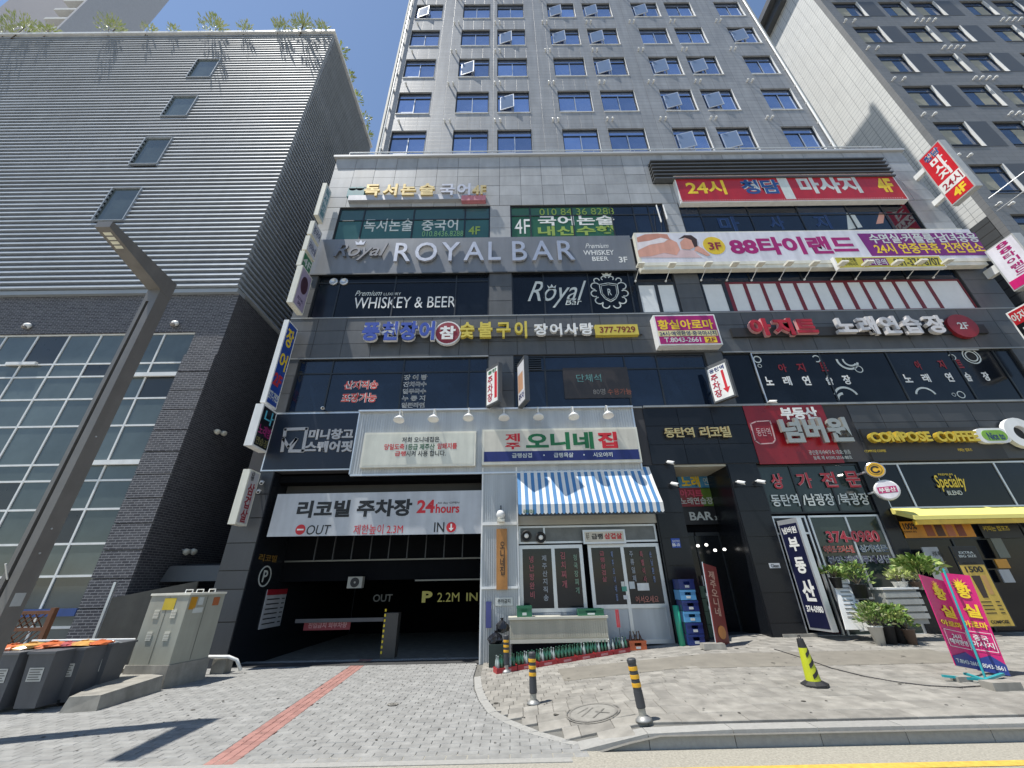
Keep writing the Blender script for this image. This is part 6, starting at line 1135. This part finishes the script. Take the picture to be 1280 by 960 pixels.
for i, s_ in enumerate((.15, .45, .8)): q = MB(); o_ = A+dB*s_+dC*.3+up*(ht+.04); q.tube([o_, o_+up*.06, o_+dB.normalized()*.16+up*.06, o_+dB.normalized()*.16], .012, 6); q.build('lifting_eye', whiteM, ec)
# low concrete planter wall in front
W_ = [onZ(73, 892, 0), onZ(120, 889, 0), onZ(203, 862, 0), onZ(150, 858, 0)]; hgt = onY(82, 872, W_[0][1])[1]
q = MB(); q.hexa([(*W_[0], 0), (*W_[1], 0), (W_[2][0]+.05, W_[2][1]-.1, 0), (W_[3][0], W_[3][1], 0), (W_[0][0]+.04, W_[0][1]+.03, hgt), (W_[1][0]-.04, W_[1][1]+.03, hgt), (W_[2][0]+.0, W_[2][1]-.1, hgt*1.2), (W_[3][0], W_[3][1], hgt*1.2)]); t = q.build('concrete_kerb_block', concM); tag(t, 'long low weathered concrete block between the bins and the cabinet', 'concrete block')
for px, s_, lab in (((133, 858), (.4, .5, .28), 'pale low concrete step left of the cabinet'), ((150, 838), (.6, .8, .42), 'taller concrete step behind the bins')): x, y = onZ(*px, 0); t = box(x-s_[0]/2, x+s_[0]/2, y, y+s_[1], 0, s_[2]).build('concrete_step', concM, loc=(x, y, 0)); tag(t, lab, 'step')
x, y = onZ(170, 820, 0); t = thing('metal_hoarding', 'grey brown metal hoarding between the brick building and the cabinet', 'hoarding', (-9.4, 11.2, 0)); MB().hexa([(-9.9, 11.0, 0), (-8.6, 12.0, 0), (-8.6, 12.05, 0), (-9.9, 11.05, 0), (-9.9, 11.0, 1.55), (-8.6, 12.0, 1.9), (-8.6, 12.05, 1.9), (-9.9, 11.05, 1.55)]).build('panel', mat('dull grey brown metal', (.14, .13, .11), .6, .1, .15, 3, 0, 0, .2), t); MB().bar((-9.92, 10.98, 0), (-9.92, 10.98, 1.9), .06).build('post', frameL, t)
t = thing('dark_canopy', 'dark curved canopy roof in the gap beside the parking pier', 'canopy', (-8.9, 12.5, 2)); MB().hexa([(-9.9, 12.3, 1.9), (-7.8, 12.3, 1.9), (-7.8, 13.5, 1.9), (-9.9, 13.5, 1.9), (-9.8, 12.35, 2.3), (-7.8, 12.35, 2.3), (-7.8, 13.5, 2.4), (-9.9, 13.5, 2.4)]).build('roof', roofM, t)
# white guard pipe
P_ = [P3(252, 821, 10.7), P3(286, 821, 10.75), P3(296, 825, 10.8), P3(301, 838, 10.85)]; t = thing('guard_pipe', 'white bent guard pipe at the foot of the parking pier', 'pipe', P_[0]); MB().tube(P_, .035, 8).build('rail', whiteM, t, True); MB().tube([P_[0], (P_[0][0], P_[0][1], 0)], .02, 6).build('foot', frameL, t); a = P_[1]; box(a[0]-.35, a[0]-.05, a[1]+.02, a[1]+.3, 0, a[2]-.04).build('concrete_foot', concM, t)
P_ = [P3(40, 801, 9.0), P3(169, 799, 9.6)]; t = MB().tube(P_, .018, 8).build('rope_rail', whiteM); tag(t, 'thin white horizontal rail running behind the bins to the cabinet', 'rail')
# wheelie bins
binM = mat('dark grey bin plastic', (.10, .105, .115), .5, 0, .12, 3, 0, 0, .15); bn = None
for i, (px, lab, rz) in enumerate((((19, 894), 'second grey bin from the left with a white notice and plastic sheet', .0), ((60, 886), 'third grey bin from the left with a white notice', .05), ((97, 877), 'fourth grey bin from the left nearest the concrete block', .12), ((-28, 896), 'grey bin cut off by the left edge of the photo', -.05))):
    x, y = onZ(*px, 0); y += .05
    if bn is None:
        bn = thing('wheelie_bin', lab, 'bin', (x, y, 0), 'grey wheelie bins'); w0, w1, h = .17, .215, .80
        MB().hexa([(x-w0, y+.04, .06), (x+w0, y+.04, .06), (x+w0, y+.46, .06), (x-w0, y+.46, .06), (x-w1, y-.04, h), (x+w1, y-.04, h), (x+w1, y+.56, h), (x-w1, y+.56, h)]).build('body', binM, bn)
        box(x-w1-.02, x+w1+.02, y-.06, y+.58, h, h+.035).build('rim', binM, bn); q = MB(); fr = ((x-.12, y-.004, .42), (1, 0, 0), (0, -.108, 1)); q.prism([(0, 0), (.24, 0), (.24, .19), (0, .19)], *fr, .003); no_ = q.build('notice', paint('c4c4bf'), bn); q = MB()
        for k in range(5): q.prism([(.02, .02+k*.034), (.22-.03*(k % 2), .02+k*.034), (.22-.03*(k % 2), .034+k*.034), (.02, .034+k*.034)], fr[0], fr[1], fr[2], .005)
        q.build('print', paint('6a6a68'), no_)
        for sx in (-1, 1): MB().lathe([(.09, -.025), (.09, .025)], (x+sx*.2, y+.46, .09), 14, (1, 0, 0)).build('wheel', blackM, bn)
        bn.rotation_euler = (0, 0, rz)
    else: copy_tree(bn, (x, y, 0), lab, rz)
oB = mat('orange bag plastic', (.58, .15, .05), .3, 0, .15, 6); yBg = mat('yellow orange bag plastic', (.62, .34, .10), .3, 0, .15, 6); pB = mat('pink bag plastic', (.52, .13, .13), .3, 0, .15, 6); wB_ = mat('clear plastic bag', (.30, .32, .33), .2, 0, .15, 6)
for i, (px, r_, m, lab) in enumerate((((10, 823), .22, oB, 'orange rubbish bag on the leftmost visible bin'), ((34, 819), .24, yBg, 'yellow orange rubbish bag beside the leftmost orange one'), ((62, 815), .25, oB, 'orange rubbish bag in the middle of the bins'), ((82, 812), .2, pB, 'pink rubbish bag among the orange ones'), ((103, 811), .22, yBg, 'flat yellow orange rubbish bag towards the cabinet'), ((126, 807), .2, oB, 'orange rubbish bag on the last bin'), ((140, 806), .12, wB_, 'small clear plastic bag hanging at the last bin'))):
    X, Z = onY(px[0], px[1], 8.15+i*.09); bag(X, 8.15+i*.09, .835, r_, m, lab, sq=.33, seed=i+11)

t = plate((703, 460, 790, 497), Yw-.0, mat('dark brown led board', (.035, .028, .025), .4, 0, .2, 4), 'dark led board with faint lettering inside the second floor middle window', 'led_board', 'sign', .02)
TP(t, '단체석', (720, 468, 752, 477), Yw-.002, paint('5f8f8c')); TP(t, '80명', (741, 486, 757, 493), Yw-.002, paint('8f8a84')); TP(t, '수용가능', (759, 486, 790, 493), Yw-.002, paint('9a5a44'))
for px in ((820.5, 256, 829, 281), (829, 256, 836, 277)):
    a = onY(px[0], px[1], D-.1); b = onY(px[2], px[3], D-.1); MB().bar((a[0], D-.08, a[1]), ((a[0]+b[0])/2-.1, D-.25, b[1]), .05, .03).build('open_sash', whiteM, w4M)
for p, q_, lab in (((1236, 248), (1284, 212), 'upper thin cable at the right edge below the dark apartment windows'), ((1246, 264), (1284, 236), 'lower thin cable at the right edge beside the tiled side wall')):
    a = onY(*p, 11.6); b = onY(*q_, 10.6); t = MB().tube([(a[0], 11.6, a[1]), (b[0], 10.6, b[1])], .02, 6).build('overhead_cable', frameL); tag(t, lab, 'cable')
# gum spots, drips and grit on the paving
q = MB(); q2 = MB(); rg = random.Random(31)
for k in range(420):
    x, y = rg.uniform(-6.5, 12), rg.uniform(6.2, 11.2); r_ = rg.uniform(.006, .022)*(1 if k % 9 else 2.2); n = 7; m_ = q if k % 3 else q2
    m_.add([(x+r_*math.cos(6.283*i/n)*rg.uniform(.7, 1.2), y+r_*math.sin(6.283*i/n)*rg.uniform(.7, 1.2), gz(x, y)+.006) for i in range(n)], [tuple(range(n))])
q.build('gum_spots', mat('old gum grey', (.12, .115, .105), .9), kind='stuff'); q2.build('grit', mat('dark grit', (.06, .055, .045), .9), kind='stuff')
bpy.data.objects.remove(_gc)
